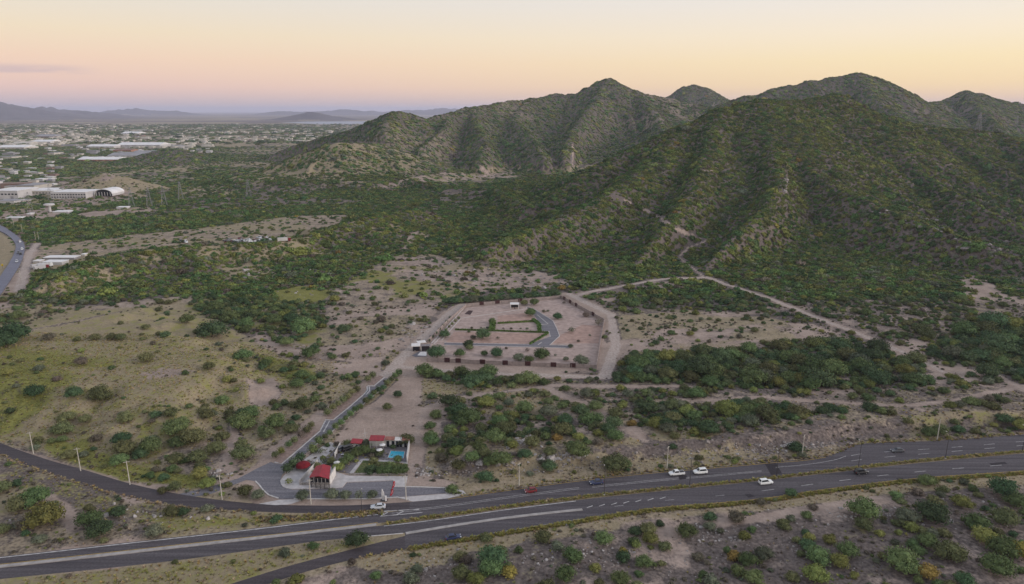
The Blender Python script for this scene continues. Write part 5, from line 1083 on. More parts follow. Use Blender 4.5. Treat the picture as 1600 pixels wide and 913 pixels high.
# ------------------------------------------------------------------ the walled lot
ROSE = mat('rose_block_wall', (.30, .245, .225), var=.15, scale=.8); RUST = mat('rust_red_panel', (.085, .030, .028), var=.3, scale=2.5)
def lot_wall(lab, pts, h, panels):
    P = [np.array(Q(*p)) for p in pts]; r = empty('lot_wall', (*P[0], 0)); tag(r, lab, 'wall')
    for a, b in zip(P[:-1], P[1:]):
        L = np.linalg.norm(b-a); d = (b-a)/L; k = max(1, round(L/6.0)); nn = np.array([-d[1], d[0]])
        for i in range(k):
            u, v = a+d*L*i/k, a+d*L*(i+1)/k; g = nn*.09
            part(r, 'wall_panel', MB().prism([tuple(u-g+d*.15), tuple(v-g-d*.15), tuple(v+g-d*.15), tuple(u+g+d*.15)], -.3, h), ROSE)
            part(r, 'pier', MB().prism([tuple(u-nn*.16-d*.16), tuple(u-nn*.16+d*.16), tuple(u+nn*.16+d*.16), tuple(u+nn*.16-d*.16)], -.3, h+.12), ROSE)
    for px_, py_, w_ in panels:
        c = np.array(Q(px_, py_)); j = min(range(len(P)-1), key=lambda i: float(seg_d(np.array(c[0]), np.array(c[1]), *P[i], *P[i+1])[0])); d = (P[j+1]-P[j])/np.linalg.norm(P[j+1]-P[j]); nn = np.array([-d[1], d[0]])
        t = np.dot(c-P[j], d); c = P[j]+d*t; u, v = c-d*w_/2, c+d*w_/2
        o = part(r, 'infill_panel', MB().prism([tuple(u-nn*.13), tuple(v-nn*.13), tuple(v+nn*.13), tuple(u+nn*.13)], .25, h+.35), RUST); o['label'] = 'dark rust red steel panel'
        for k in range(6): e_ = u+(v-u)*(k+.5)/6; part(r, 'bar', MB().box((*e_, h*.5+.3), (.08, .34, h+.1), math.atan2(d[1], d[0])), STEEL, parent=o)
    return r
cr = lambda rows: [(620+a/4.444, 440+b/4.444) for a, b in rows]
F_ = cr([(210, 556), (700, 580), (1385, 607)])
lot_wall('rose coloured front wall of the lot with rust red panels', F_, 2.1, [(620+a/4.444, 440+b/4.444, 2.7) for a, b in [(350, 562), (427, 566), (595, 574), (753, 581), (910, 587), (1088, 594), (1222, 599)]])
lot_wall('rose coloured side wall of the lot beside the wide dirt track', cr([(1385, 607), (1412, 440), (1440, 283)]), 2.1, [])
lot_wall('angled wall of the lot with three dark panels', cr([(1440, 283), (1140, 118)]), 2.1, [(620+a/4.444, 440+b/4.444, 3.0) for a, b in [(1165, 131), (1205, 153), (1248, 176), (1365, 240)]])
lot_wall('rear wall of the lot before the hedgerow', cr([(1140, 118), (850, 143), (480, 176)]), 2.0, [(620+a/4.444, 440+b/4.444, 3.0) for a, b in [(592, 168), (700, 158), (858, 143)]])
lot_wall('long wall of the lot along the planted strip', cr([(480, 176), (350, 290), (215, 425)]), 1.8, [])
PINK = mat('pink_gravel', (.385, .292, .255), var=.16, scale=.35); PINK2 = mat('red_gravel', (.38, .255, .21), var=.16, scale=.35)
flat_sheet(cr([(215, 500), (210, 552), (1380, 603), (1435, 285), (1140, 122), (860, 147), (485, 180), (240, 420)]), .004, PINK, 'lot_floor', 'raked pink gravel floor of the walled lot')
flat_sheet(cr([(340, 425), (400, 350), (1040, 362), (920, 438)]), .009, PINK2, 'gravel_plot', 'reddish gravel plot below the long hedge')
flat_sheet(cr([(1080, 430), (1140, 370), (1290, 300), (1420, 310), (1400, 430)]), .009, PINK2, 'gravel_plot', 'reddish gravel plot inside the angled wall')
flat_sheet(cr([(700, 240), (930, 215), (945, 275), (700, 285)]), .009, PINK2, 'gravel_plot', 'gravel plot framed by the short hedges')
LR_ = [(900, 175), (945, 188), (1085, 275), (1130, 380), (1062, 442), (1210, 447), (1210, 462), (330, 440), (330, 426), (918, 437), (1063, 383), (1056, 345), (1005, 345), (1000, 300), (970, 260), (940, 215)]
flat_sheet(cr(LR_), .013, ASPHL, 'lot_drive', 'grey drive winding through the walled lot')
for rows in ([(945, 188), (1020, 232), (1085, 275), (1112, 328), (1130, 380), (1062, 442), (1210, 446)], [(330, 426), (600, 431), (918, 437)], [(330, 441), (700, 450), (1210, 463)], [(975, 232), (1050, 296), (1000, 300)], [(1056, 345), (1066, 384), (1020, 388)], [(1005, 424), (980, 440)], [(400, 262), (560, 240), (900, 190), (900, 178)]):
    kerb(cr(rows), .35, .14, KERB)
def hedge(lab, rows, wd, h, col=1):
    P = [np.array(Q(*p)) for p in cr(rows)]; c = P[0]; r = empty('hedge', (*c, 0)); tag(r, lab, 'hedge', None); rr_ = np.random.default_rng(len(rows)+int(abs(c[0])*10))
    V, F = [], []
    for a, b in zip(P[:-1], P[1:]):
        L = np.linalg.norm(b-a); d = (b-a)/L; nn = np.array([-d[1], d[0]]); n = int(L*26)
        m_ = MB().prism([tuple(a-nn*wd*.42), tuple(b-nn*wd*.42), tuple(b+nn*wd*.42), tuple(a+nn*wd*.42)], 0, h*.9); k = len(V); V += m_.v; F += [tuple(k+t for t in f) for f in m_.f]
        for _ in range(n):
            t, o = rr_.random()*L, rr_.uniform(-.5, .5)*wd; zz = h*(1 if rr_.random() < .6 else rr_.random()); p = np.array([*(a+d*t+nn*o), zz]); q1 = rr_.normal(size=3)*.22; q2 = rr_.normal(size=3)*.22; k = len(V)
            V += [tuple(p+q1), tuple(p+q2), tuple(p-q1), tuple(p-q2)]; F.append((k, k+1, k+2, k+3))
    mb = MB(); mb.v = V; mb.f = F; part(r, 'foliage', mb, foliage_mat('hedge_leaves', (.085, .145, .038), .1))
hedge('clipped green hedge running straight across the middle of the lot', [(700, 294), (950, 280)], .9, .8)
hedge('broad leafy hedge block at the end of the short hedge', [(660, 345), (668, 285)], 3.6, 1.3)
hedge('green hedge along the drive bend', [(945, 268), (985, 300), (992, 350)], 2.2, 1.0)
hedge('long low hedge dividing the lot from side to side', [(405, 338), (700, 346), (1050, 358)], .6, .7)
hedge('green hedge slanting down to the drive', [(1050, 362), (925, 437)], .9, .8)
for i in range(14):                     # planted strip with twin kerbs
    t = (i // 2)/6; a, b = ((225, 420), (370, 262)) if i % 2 == 0 else ((300, 385), (430, 262))
    px_, py_ = cr([(a[0]+(b[0]-a[0])*t, a[1]+(b[1]-a[1])*t)])[0]; x, y, z, d = spot(px_, py_, 5.2)
    plant('strip_shrub', BALL[i % 2], STEM[i % 2], x, y, 0, d, 2 if i % 2 else 0, 1.2, f'small {"olive" if i % 2 else "dark"} shrub in the planted strip {"inside" if i % 2 else "outside"} the long lot wall', 'shrub', 'shrubs in the planted strip', parts=('foliage', 'stem'))
for rows in ([(240, 430), (320, 350), (390, 268), (480, 172)], [(255, 436), (340, 352), (410, 270)], [(310, 410), (440, 262), (430, 250)]): kerb(cr(rows), .4, .2, KERB)
patch(cr([(470, 225), (500, 200), (530, 203), (510, 232)]), mat('dark_bed', (.06, .035, .035)), 'planting_bed', 'dark empty planting bed at the end of the strip', .012)
# gatehouse and shelter
DARKW = mat('charcoal_wall', (.03, .025, .03), var=.2); WHT = mat('white_render', (.66, .63, .61), var=.06)
c = Q(657, 549); r = empty('gatehouse', (*c, 0)); tag(r, 'modern gatehouse with white slab roof and dark gate', 'building')
part(r, 'roof', MB().box((c[0]-2.5, c[1]+1.5, 2.9), (4.6, 4.2, .45), .1), WHT); part(r, 'wall', MB().box((c[0]-2.4, c[1]+1.8, 1.33), (3.4, 3.0, 2.66), .1), DARKW); part(r, 'window', MB().box((c[0]-2.3, c[1]+.28, 1.5), (2.2, .08, 1.0), .1), GLASSD)
part(r, 'gate', MB().box((c[0]+2.6, c[1]+.6, 1.25), (3.9, .18, 2.5), .08), DARKW); part(r, 'canopy', MB().box((c[0]+2.6, c[1]+1.4, 2.75), (5.0, 2.4, .3), .08), mat('grey_canopy', (.22, .20, .21)))
for sx in (.3, 4.9): part(r, 'column', MB().box((c[0]+sx, c[1]+.7, 1.3), (.35, .35, 2.6), .08), WHT)
part(r, 'rear_roof', MB().box((c[0]-.6, c[1]+8.5, 2.2), (4.6, 3.6, .3), .35), WHT); part(r, 'rear_wall', MB().box((c[0]-.6, c[1]+8.5, 1.0), (4.0, 3.0, 2.1), .35), ROSE)
flat_sheet([(643, 556), (655, 549), (667, 549), (667, 557), (650, 558)], .02, ASPHL, 'gate_forecourt', 'grey forecourt before the lot gate'); flat_sheet([(652, 555.5), (657, 550), (667, 550), (666.5, 556.5)], .026, WHT, 'gate_ramp', 'white concrete slab at the lot gate')
c = Q(804, 481.5); r = empty('picnic_shelter', (*c, 0)); tag(r, 'small white roofed shelter at the back of the lot', 'shelter')
part(r, 'roof', MB().box((c[0], c[1], 2.9), (5.6, 4.6, .28)), WHT); part(r, 'back_wall', MB().box((c[0], c[1]+1.9, 1.38), (5.0, .2, 2.76)), DARKW)
for sx in (-2.4, 0, 2.4): part(r, 'post', MB().box((c[0]+sx, c[1]-1.9, 1.38), (.3, .3, 2.76)), WHT if sx else DARKW)

# ------------------------------------------------------------------ vehicles
def paint(name, c): 
    m = mat('paint_'+name, c, rough=.3, var=.05, spec=.5); return m
TYRE = mat('tyre_rubber', (.015, .015, .016)); HUB = mat('wheel_rim', (.35, .35, .36), rough=.4, metal=.6); LAMP = mat('headlamp_glass', (.7, .7, .68), rough=.2); TAIL = mat('tail_lamp', (.35, .01, .01), rough=.3)
def loft(sections):
    mb = MB()
    for x, hw, z0, z1, tw in sections: mb.v += [(x, -hw, z0), (x, hw, z0), (x, hw, (z0+z1)*.55), (x, tw, z1), (x, -tw, z1), (x, -hw, (z0+z1)*.55)]
    n = len(sections)
    for i in range(n-1):
        for k in range(6): j = (k+1) % 6; mb.f.append((6*i+k, 6*(i+1)+k, 6*(i+1)+j, 6*i+j))
    mb.f += [tuple(range(6))[::-1] if False else tuple(range(6)), tuple(6*(n-1)+k for k in range(5, -1, -1))]; return mb
SPEC = {  # body sections (x, half width, bottom, top, top half width); cabin (rear base, front base, rear roof, front roof, shoulder, roof, half widths)
    'sedan': ([(-2.3, .72, .4, .85, .6), (-2.15, .86, .3, .98, .74), (-1.2, .9, .25, 1.0, .78), (.8, .9, .25, .98, .78), (1.9, .86, .28, .82, .72), (2.3, .7, .38, .66, .58)], (-1.85, 1.05, -1.15, .25, .97, 1.46, .76, .58)),
    'hatch': ([(-1.95, .74, .4, .95, .64), (-1.85, .84, .3, 1.02, .74), (-.9, .88, .25, 1.03, .77), (.8, .88, .25, .98, .77), (1.6, .84, .28, .86, .7), (1.95, .68, .38, .68, .56)], (-1.86, 1.05, -1.45, .35, 1.0, 1.52, .76, .6)),
    'suv': ([(-2.35, .8, .45, 1.05, .7), (-2.25, .92, .38, 1.12, .8), (-1.2, .95, .33, 1.14, .83), (.9, .95, .33, 1.1, .83), (1.95, .92, .36, 1.02, .8), (2.35, .78, .45, .8, .66)], (-2.22, 1.15, -1.9, .4, 1.1, 1.78, .82, .66)),
    'pickup': ([(-2.65, .9, .5, 1.1, .88), (-2.6, .94, .45, 1.12, .9), (-.6, .95, .4, 1.12, .9), (.9, .95, .4, 1.1, .84), (2.2, .92, .42, 1.02, .8), (2.65, .78, .5, .82, .68)], (-.75, 1.35, -.55, .7, 1.1, 1.75, .82, .66)),
}
def vehicle(kind, pm, name):
    body, (rb, fb, rr_, fr, zs, zr, hb, ht) = SPEC[kind]; r = empty(name, (0, 0, 0)); b = loft(body).build('body', pm, r, False)
    mb = MB(); mb.v = [(rb, -hb, zs), (fb, -hb, zs), (fb, hb, zs), (rb, hb, zs), (rr_, -ht, zr), (fr, -ht, zr), (fr, ht, zr), (rr_, ht, zr)]; mb.f = [(4, 5, 6, 7), (0, 1, 5, 4), (1, 2, 6, 5), (2, 3, 7, 6), (3, 0, 4, 7)]
    mb.build('cabin', pm, r)
    def pane(a, b_, c, d, nm):
        q = [Vector(mb.v[i]) for i in (a, b_, c, d)]; ctr = sum(q, Vector())/4; nn = (q[1]-q[0]).cross(q[3]-q[0]).normalized(); P = [ctr+(v-ctr)*.84+nn*.015 for v in q]; MB().poly(P).build(nm, GLASSD, r)
    pane(0, 1, 5, 4, 'side_window'); pane(2, 3, 7, 6, 'side_window'); pane(1, 2, 6, 5, 'windscreen'); pane(3, 0, 4, 7, 'rear_window')
    L = body[-1][0]; R_ = .36 if kind in ('suv', 'pickup') else .31
    for sx in (-L*.62, L*.62):
        for sy in (-1, 1):
            w_ = MB().tube([(sx, sy*.70, R_), (sx, sy*.93, R_)], R_, 12).build('wheel', TYRE, r); MB().tube([(sx, sy*.90, R_), (sx, sy*.95, R_)], R_*.55, 10).build('rim', HUB, w_)
    for sy in (-1, 1): MB().box((L-.12, sy*.58, .68 if kind != 'suv' else .82), (.3, .3, .14)).build('headlight', LAMP, r); MB().box((body[1][0]-.02, sy*.66, .85), (.2, .24, .2)).build('tail_light', TAIL, r)
    if kind == 'pickup': MB().box((-1.68, 0, 1.10), (1.75, 1.5, .06)).build('load_bed', STEEL, r)
    else: MB().box(((rr_+fr)/2, 0, zr+.012), (abs(fr-rr_)*.96, ht*1.9, .03)).build('roof_panel', pm, r)
    return r
def heading(px, f, sgn):
    a, b = P0([(px-8, f(px-8)), (px+8, f(px+8))]); return math.atan2(b[1]-a[1], b[0]-a[0])+(math.pi if sgn < 0 else 0)
WHP, BLK, GRY, REDP, BLU, SIL = paint('white', (.72, .72, .71)), paint('black', (.012, .012, .014)), paint('grey', (.06, .065, .075)), paint('red', (.16, .012, .018)), paint('blue', (.022, .032, .085)), paint('silver', (.50, .52, .55))
for kind, pm, nm, px_, py_, f, sg, lab in (
    ('hatch', REDP, 'red_car', 829, 769, FR_T, -1, 'small dark red car travelling on the highway past the apron'),
    ('sedan', BLU, 'blue_car', 932, 756, FR_T, -1, 'dark blue car beside the rock cutting'),
    ('pickup', WHP, 'pickup_truck', 1057, 742, FR_T, -1, 'white pickup truck on the highway beside the rock cutting'),
    ('suv', WHP, 'white_car', 1094, 739.5, FR_T, -1, 'white sport utility car following the pickup truck'),
    ('suv', WHP, 'white_car', 1196, 756, HS_T, 1, 'white sport utility car alone on the carriageway with the asphalt patch'),
    ('suv', BLK, 'black_car', 1345, 740, HS_T, 1, 'black car next to the grassy median'),
    ('sedan', GRY, 'grey_car', 1402, 706, FR_T, -1, 'dark grey car where the highway widens'),
    ('sedan', BLU, 'dark_car', 708, 842, RP_B, 1, 'very dark blue car on the slip lane'),
    ('sedan', SIL, 'silver_car', 591, 794, FR_T, -1, 'silver saloon on the side road below the sculpture')):
    v = vehicle(kind, pm, nm); x, y = Q(px_, py_); v.location = (x, y, .02); v.rotation_euler[2] = heading(px_, f, sg); tag(v, lab, 'car' if kind != 'pickup' else 'pickup')
for px_, py_, rz, kind, lb in ((534, 703.5, 1.0, 'suv', 'dark car parked on the striped court by the white wall'), (544, 703, .7, 'suv', 'black car parked at the middle of the striped court'), (549, 699.5, .7, 'sedan', 'dark car parked near the red pergola')):
    v = vehicle(kind, BLK if px_ > 540 else GRY, 'parked_car'); v.location = (*Q(px_, py_), .03); v.rotation_euler[2] = rz; tag(v, lb, 'car')
cl = [BEND[0]*.5+BEND[1]*.5][0]
proto = {}
def simple_car(pm, key):                    # seen from far: body, cabin, glass band in one small family of parts
    if key in proto: return copy_tree(proto[key])
    v = vehicle('suv', pm, 'distant_car'); proto[key] = v; return v
for (px_, py_), pm, key, lb in (((31.5, 379), WHP, 'w', 'white car at the top of the road bend'), ((35, 392), WHP, 'w', 'white car following the dark pair around the bend'), ((29, 397.5), GRY, 'g', 'dark car on the inner lane of the bend'), ((32.5, 399.5), BLK, 'b', 'black car on the outer lane of the bend'), ((26.5, 411), SIL, 's', 'silver car leaving the bend past the yellow sign'), ((31, 378), REDP, 'r', 'red car on the bend beside a white one')):
    v = simple_car(pm, key); x, y = Q(px_, py_); v.location = (x, y, float(hz(x, y))+.55); i = int(np.argmin(np.hypot(cl[:, 0]-x, cl[:, 1]-y))); d = cl[min(i+1, len(cl)-1)]-cl[max(i-1, 0)]; v.rotation_euler[2] = math.atan2(d[1], d[0]); tag(v, lb, 'car')
# scrap yard
cols = [('w', WHP), ('w', WHP), ('r', REDP), ('b', BLK), ('g', GRY), ('s', SIL), ('u', BLU), ('w', WHP)]; cname = {'w': 'white', 'r': 'rusty red', 'b': 'black', 'g': 'grey', 's': 'silver', 'u': 'blue'}
rj = random.Random(5)
for i in range(64):
    px_ = rj.uniform(352, 452); lo = 372.5 if px_ > 385 else 376; py_ = rj.uniform(lo, 380.5); k, pm = cols[rj.randrange(8)]
    if px_ > 432 and rj.random() < .6: k, pm = 'r', REDP
    if px_ < 345+12 and rj.random() < .7: k, pm = 'r', REDP
    v = simple_car(pm, k); x, y = Q(px_, py_); v.location = (x, y, float(hz(x, y))+(.0 if rj.random() < .75 else 1.5)); v.rotation_euler = (0, 0, rj.uniform(0, 6.28)); sc = rj.uniform(.95, 1.25); v.scale = (sc, sc, sc)
    v.name = 'scrap_car'; tag(v, f'{cname[k]} wrecked car among the heap in the scrap yard', 'car', 'wrecked cars in the scrap yard')
for px_, py_, pm, k, lb in ((283, 379, BLK, 'b', 'black van parked apart from the scrap yard'), (291, 380, WHP, 'w', 'white van parked beside a black one on the dirt field')):
    v = simple_car(pm, k); x, y = Q(px_, py_); v.location = (x, y, float(hz(x, y))); v.scale = (1.5, 1.3, 1.4); v.name = 'parked_van'; tag(v, lb, 'van')

# ------------------------------------------------------------------ poles
PCON = mat('pole_concrete', (.46, .43, .38), var=.1); PDARK = mat('pole_dark', (.06, .055, .055))
def utility_pole(h=8.8):
    r = empty('utility_pole', (0, 0, 0)); MB().tube([(0, 0, -.3), (0, 0, h)], [.19, .11], 8).build('pole', PCON, r); MB().box((0, 0, h-.5), (2.0, .12, .14)).build('crossarm', PCON, r)
    for sx in (-.85, 0, .85): MB().tube([(sx, 0, h-.43 if sx else h), (sx, 0, h-.1 if sx else h+.3)], [.07, .05], 6).build('insulator', PDARK, r)
    return r
def lamp_post(h=9.5):
    r = empty('lamp_post', (0, 0, 0)); MB().tube([(0, 0, 0), (0, 0, h)], [.12, .07], 8).build('pole', PDARK, r); MB().tube([(0, 0, h-.3), (0, .6, h+.1), (0, 1.5, h+.2)], .05).build('arm', PDARK, r); MB().box((0, 1.75, h+.18), (.28, .7, .12)).build('lamp_head', PCON, r); MB().box((0, 0, .1), (.5, .5, .3)).build('footing', PCON, r); return r
up = utility_pole(); first = True
UP = [(52.5, 709.5, 'beside the dirt shoulder where the side road comes in'), (126, 736, 'at the start of the green verge of the side road'), (203, 757.5, 'at the end of the green verge by the access lane'), (347, 781, 'on the dirt island beside the turning loop'), (486, 788, 'on the roadside island before the clubhouse'), (634.6, 781.5, 'on the concrete apron by the sculpture'), (811, 760.5, 'where the rock cutting begins'), (1042, 733.5, 'behind the white pickup truck'), (1253, 714, 'before the pale outcrop of the rock cutting'), (1464, 688, 'on the widened highway shoulder')]
for px_, py_, lb in UP:
    o = up if first else copy_tree(up); first = False; x, y = Q(px_, py_); o.location = (x, y, float(hz(x, y))); o.rotation_euler[2] = .9 if px_ > 640 else .3; tag(o, 'pale concrete utility pole '+lb, 'pole', 'utility poles along the highway')
lp = lamp_post(); first = True
for px_, lb in ((944, 'opposite the blue car'), (1077.5, 'between the white pickup and its follower'), (1213, 'at the dark asphalt patch'), (1341, 'beside the black car'), (1477, 'past the widened shoulder'), (1597, 'at the last stretch of dashed lanes')):
    o = lp if first else copy_tree(lp); first = False; x, y = Q(px_, float(between(HN_B, HS_T, .5)(px_))); o.location = (x, y, .04); tag(o, 'thin dark lamp post in the grassy median '+lb, 'lamp post', 'lamp posts in the highway median')
o = copy_tree(lp); x, y = Q(565.6, 800.5); o.location = (x, y, .02); o.scale = (.8, .8, .75); tag(o, 'thin dark lamp post in the grass strip below the silver saloon', 'lamp post')
for px_, py_, lb in ((56, 376.5, 'at the edge of the dirt field'), (61, 376.8, 'paired at the edge of the dirt field'), (35, 363.5, 'at the wood edge on the bend'), (22, 355, 'farther up the bend by the wood'), (33.5, 441, 'at the bare roadside below the truck yard')):
    o = copy_tree(up); x, y = W([(px_, py_)])[0]; o.location = (x, y, float(hz(x, y))); tag(o, 'grey utility pole '+lb, 'pole', 'utility poles along the bend')
c = W([(4.5, 420)])[0]; r = empty('road_sign', (*c, float(hz(*c)))); tag(r, 'yellow warning sign inside the road bend', 'sign'); MB().tube([(0, 0, 0), (0, 0, 2.6)], .08).build('post', PDARK, r); MB().box((0, 0, 2.9), (1.6, .08, 1.6), 0, math.pi/4).build('plate', mat('sign_yellow', (.6, .42, .03)), r)
LAT = mat('galvanised_steel', (.30, .29, .30), rough=.5)
def pylon(h, wd):
    r = empty('power_pylon', (0, 0, 0)); mb = MB(); lv = [0, .25, .48, .68, .84, 1.0]
    wf = lambda t: wd*(1-t)*.5*(1-.0*t)+wd*.06
    for sx, sy in ((-1, -1), (1, -1), (1, 1), (-1, 1)): mb.tube([(sx*wf(t), sy*wf(t), h*t) for t in lv], .16, 4)
    mb.build('mast', LAT, r); mb = MB()
    for a, b in zip(lv[:-1], lv[1:]):
        A_ = [(sx*wf(a), sy*wf(a), h*a) for sx, sy in ((-1, -1), (1, -1), (1, 1), (-1, 1))]; B_ = [(sx*wf(b), sy*wf(b), h*b) for sx, sy in ((-1, -1), (1, -1), (1, 1), (-1, 1))]
        for i in range(4): mb.tube([A_[i], B_[(i+1) % 4]], .09, 3); mb.tube([A_[(i+1) % 4], B_[i]], .09, 3)
    mb.build('lattice', LAT, r)
    for t, l in ((.70, 5.0), (.82, 4.2), (.93, 3.2)):
        MB().tube([(-l, 0, h*t), (0, 0, h*t+.5), (l, 0, h*t)], [.08, .2, .08], 4).build('crossarm', LAT, r)
    return r
first = True; py0 = pylon(26, 6.0)
for px_, py_, lb, Y in ((48, 333, 'before the white factory halls', None), (80, 318, 'between the two white factory halls', None), (206, 324, 'standing in the wood next to the arched hall', None), (234, 324, 'in the wood beside the pale track', None), (257, 321.5, 'in the wood next in the row along the valley', None), (283, 313, 'at the pale clearing of the valley', None), (389, 309, 'below the tan knoll', None), (893, 262, 'in the cleared strip on the spur below the sharp peak', None), (1528, 205, 'on the saddle behind the large hill', None), (1588, 196, 'farther along the saddle behind the large hill', None)):
    o = py0 if first else copy_tree(py0); first = False; x, y = W([(px_, py_)])[0]; o.location = (x, y, float(hz(x, y))-.3); o.rotation_euler[2] = .6; tag(o, 'steel lattice power pylon '+lb, 'pylon', 'power line pylons')

# ------------------------------------------------------------------ factories and the town on the plain
CREAM = mat('cream_render', (.50, .46, .40), var=.12, scale=.1); TOWNW = mat('town_white', (.50, .48, .47), var=.1, scale=.1); GREYR = mat('grey_sheet_roof', (.30, .29, .30), var=.15, scale=.1); ORNG = mat('terracotta_wall', (.42, .22, .15), var=.12, scale=.1); BRICKR = mat('brown_town', (.25, .17, .14), var=.2, scale=.1); ROOFW = mat('white_sheet_roof', (.70, .68, .67), var=.08, scale=.1)
def block(name, lab, x0, x1, yb, hpx, depth, wm, rm, cat='building', win=0, gable=False, group=None, door=True, rows=1):
    a, b = W([(x0, yb), (x1, yb)]); y = max(a[1], b[1]) if abs(a[1]-b[1]) < 60 else min(a[1], b[1]); a = np.array(Q(x0, yb)); b = np.array(Q(x1, yb))
    rng_ = math.hypot(a[1], CAMZ); h = hpx*rng_/FPX; L = abs(b[0]-a[0]); c = ((a[0]+b[0])/2, a[1]+depth/2); z0 = float(min(hz(c[0], c[1]), hz(*a), hz(*b)))-.5
    r = empty(name, (c[0], c[1], z0)); tag(r, lab, cat, group); MB().box((0, 0, h/2), (L, depth, h)).build('wall', wm, r)
    if gable:
        mb = MB(); e = .6; mb.v = [(-L/2-e, -depth/2-e, h), (L/2+e, -depth/2-e, h), (L/2+e, depth/2+e, h), (-L/2-e, depth/2+e, h), (-L/2-e, 0, h+depth*.09), (L/2+e, 0, h+depth*.09)]; mb.f = [(0, 1, 5, 4), (2, 3, 4, 5), (0, 4, 3), (1, 2, 5), (0, 3, 2, 1)]; mb.build('roof', rm, r)
    else: MB().box((0, 0, h+.2), (L+.6, depth+.6, .4)).build('roof', rm, r)
    for rw in range(rows):
        for k in range(win): w_ = L/(win*1.6); MB().box((-L/2+L*(k+.5)/win, -depth/2-.05, h*(.62 if rows == 1 else (.30+.36*rw))), (w_, .12, h*.16)).build('window', GLASSD, r)
    if door: MB().box((L*.28, -depth/2-.06, h*.2), (min(5, L*.08)+1, .14, h*.4)).build('door', GREYR, r)
    return r
block('factory_hall', 'tall white factory hall at the end of the industrial row', -14, 29, 311.5, 13.5, 45, TOWNW, ROOFW, win=8)
block('factory_hall', 'grey white factory hall with a band of dark windows', 41, 86, 307.5, 8.5, 40, CREAM, ROOFW, win=9)
block('factory_hall', 'long white factory hall with two rows of small windows', 80, 135, 311.5, 10.5, 38, TOWNW, ROOFW, win=13, rows=2)
block('shed', 'low white shed in front of the tall factory hall', -8, 22, 318, 4.5, 22, TOWNW, GREYR); block('shed', 'grey flat shed beside the low white shed', 20, 36, 316, 3, 20, CREAM, GREYR)
a, b = np.array(Q(147, 309)), np.array(Q(179, 309)); c = (a+b)/2; R_ = (b[0]-a[0])/2*.9; r = empty('arched_hall', (c[0], c[1]+14, float(hz(c[0], c[1]+14))-.3)); tag(r, 'white hall with a big arched roof and dark open front', 'building')
arc = [(R_*math.cos(t), 3+(R_*.5)*math.sin(t)) for t in np.linspace(0, math.pi, 15)]; mb = MB()
for s_ in (-16, 16):
    for k in (1.0, .95): mb.v += [(x*k, s_, z*k if k < 1 else z) for x, z in arc]
n = 15
for i in range(n-1): mb.f += [(i, i+1, 2*n+i+1, 2*n+i), (n+i, 3*n+i, 3*n+i+1, n+i+1), (i, n+i, n+i+1, i+1), (2*n+i, 2*n+i+1, 3*n+i+1, 3*n+i)]
mb.build('arched_roof', ROOFW, r); mb = MB(); mb.poly([(x*.9, -13, z*.93) for x, z in arc]+[(-R_*.9, -13, 0), (R_*.9, -13, 0)][0:2]); mb.build('dark_opening', GLASSD, r)  # dark sheet stands in for the shade inside the open front
for k in range(6): MB().box((-R_*.75+R_*.3*k, -15.2, 2.6), (.6, .6, 5.2)).build('column', TOWNW, r)
for sx in (-1, 1): MB().box((sx*R_*.97, 0, 1.6), (.6, 31.5, 3.4)).build('wall', TOWNW, r)
c = Q(78.5, 331.5); r = empty('water_tower', (*c, float(hz(*c)))); tag(r, 'white water tower with a wide flat tank', 'tower'); MB().tube([(0, 0, -.5), (0, 0, 7.5)], [1.7, 1.4], 10).build('stem', TOWNW, r); MB().tube([(0, 0, 7.5), (0, 0, 8.3), (0, 0, 9.8), (0, 0, 10.2)], [3.0, 6.0, 6.0, 5.0], 14).build('tank', TOWNW, r)
for a in ((82, 106, 333.5, 3.5, 12, 'white shed beside the water tower'), (182, 198, 327, 3, 9, 'white shed alone on the cleared strip'), (9, 33, 342, 3, 8, 'white walled yard shed near the wood edge'), (42, 48, 336, 3, 7, 'small white hut below the pylon')):
    block('shed', a[5], a[0], a[1], a[2], a[3], a[4], TOWNW, ROOFW)
for a in ((121, 183, 252.5, 3.2, 55, ORNG, ROOFW, 'long terracotta warehouse with pale roof before the dark hill'), (168, 226, 246, 3, 70, TOWNW, GREYR, 'wide white warehouse behind the terracotta one'), (205, 239, 241.5, 2.5, 60, CREAM, GREYR, 'cream warehouse touching the dark hill'), (177, 205, 237.5, 3, 40, ORNG, BRICKR, 'brick coloured plant above the wide warehouse'), (135, 178, 231.5, 2.8, 60, TOWNW, ROOFW, 'long white plant among the town trees'), (182, 250, 230.5, 4.0, 80, TOWNW, ROOFW, 'largest white factory complex of the town'), (-5, 38, 233.5, 3, 70, CREAM, ROOFW, 'cream factory beside the town avenue'), (54, 83, 215.5, 2.2, 90, BRICKR, GREYR, 'brown warehouse at the far town edge'), (49, 79, 224, 2.6, 70, TOWNW, ROOFW, 'white depot with yard trees around it'), (189, 215, 210.3, 1.8, 90, TOWNW, ROOFW, 'white block at the outer edge of the town'), (19, 46, 226.5, 2.5, 60, CREAM, CREAM, 'sand coloured depot by the white one'), (-4, 15, 293.5, 3.5, 25, GREYR, GREYR, 'grey workshop behind the factory halls'), (20, 40, 293.5, 3, 22, TOWNW, ROOFW, 'white workshop behind the factory halls'), (42, 75, 290.5, 2.6, 24, BRICKR, GREYR, 'brown roofed workshop behind the factory halls')):
    block('warehouse', a[7], *a[:7], gable=True, win=6)
rt = random.Random(31); protos = []
for k, (wm, rm) in enumerate(((TOWNW, ROOFW), (TOWNW, GREYR), (CREAM, GREYR), (CREAM, ROOFW), (GREYR, GREYR), (BRICKR, BRICKR))):
    mw = MB().box((0, 0, .5), (1, 1, 1)).mesh('town_wall', wm); mr2 = MB().box((0, 0, 1.04), (1.04, 1.04, .08)).mesh('town_roof', rm); protos.append((mw, mr2))
tname = ['white', 'white walled grey roofed', 'cream', 'cream walled white roofed', 'grey', 'brown']; placed = 0
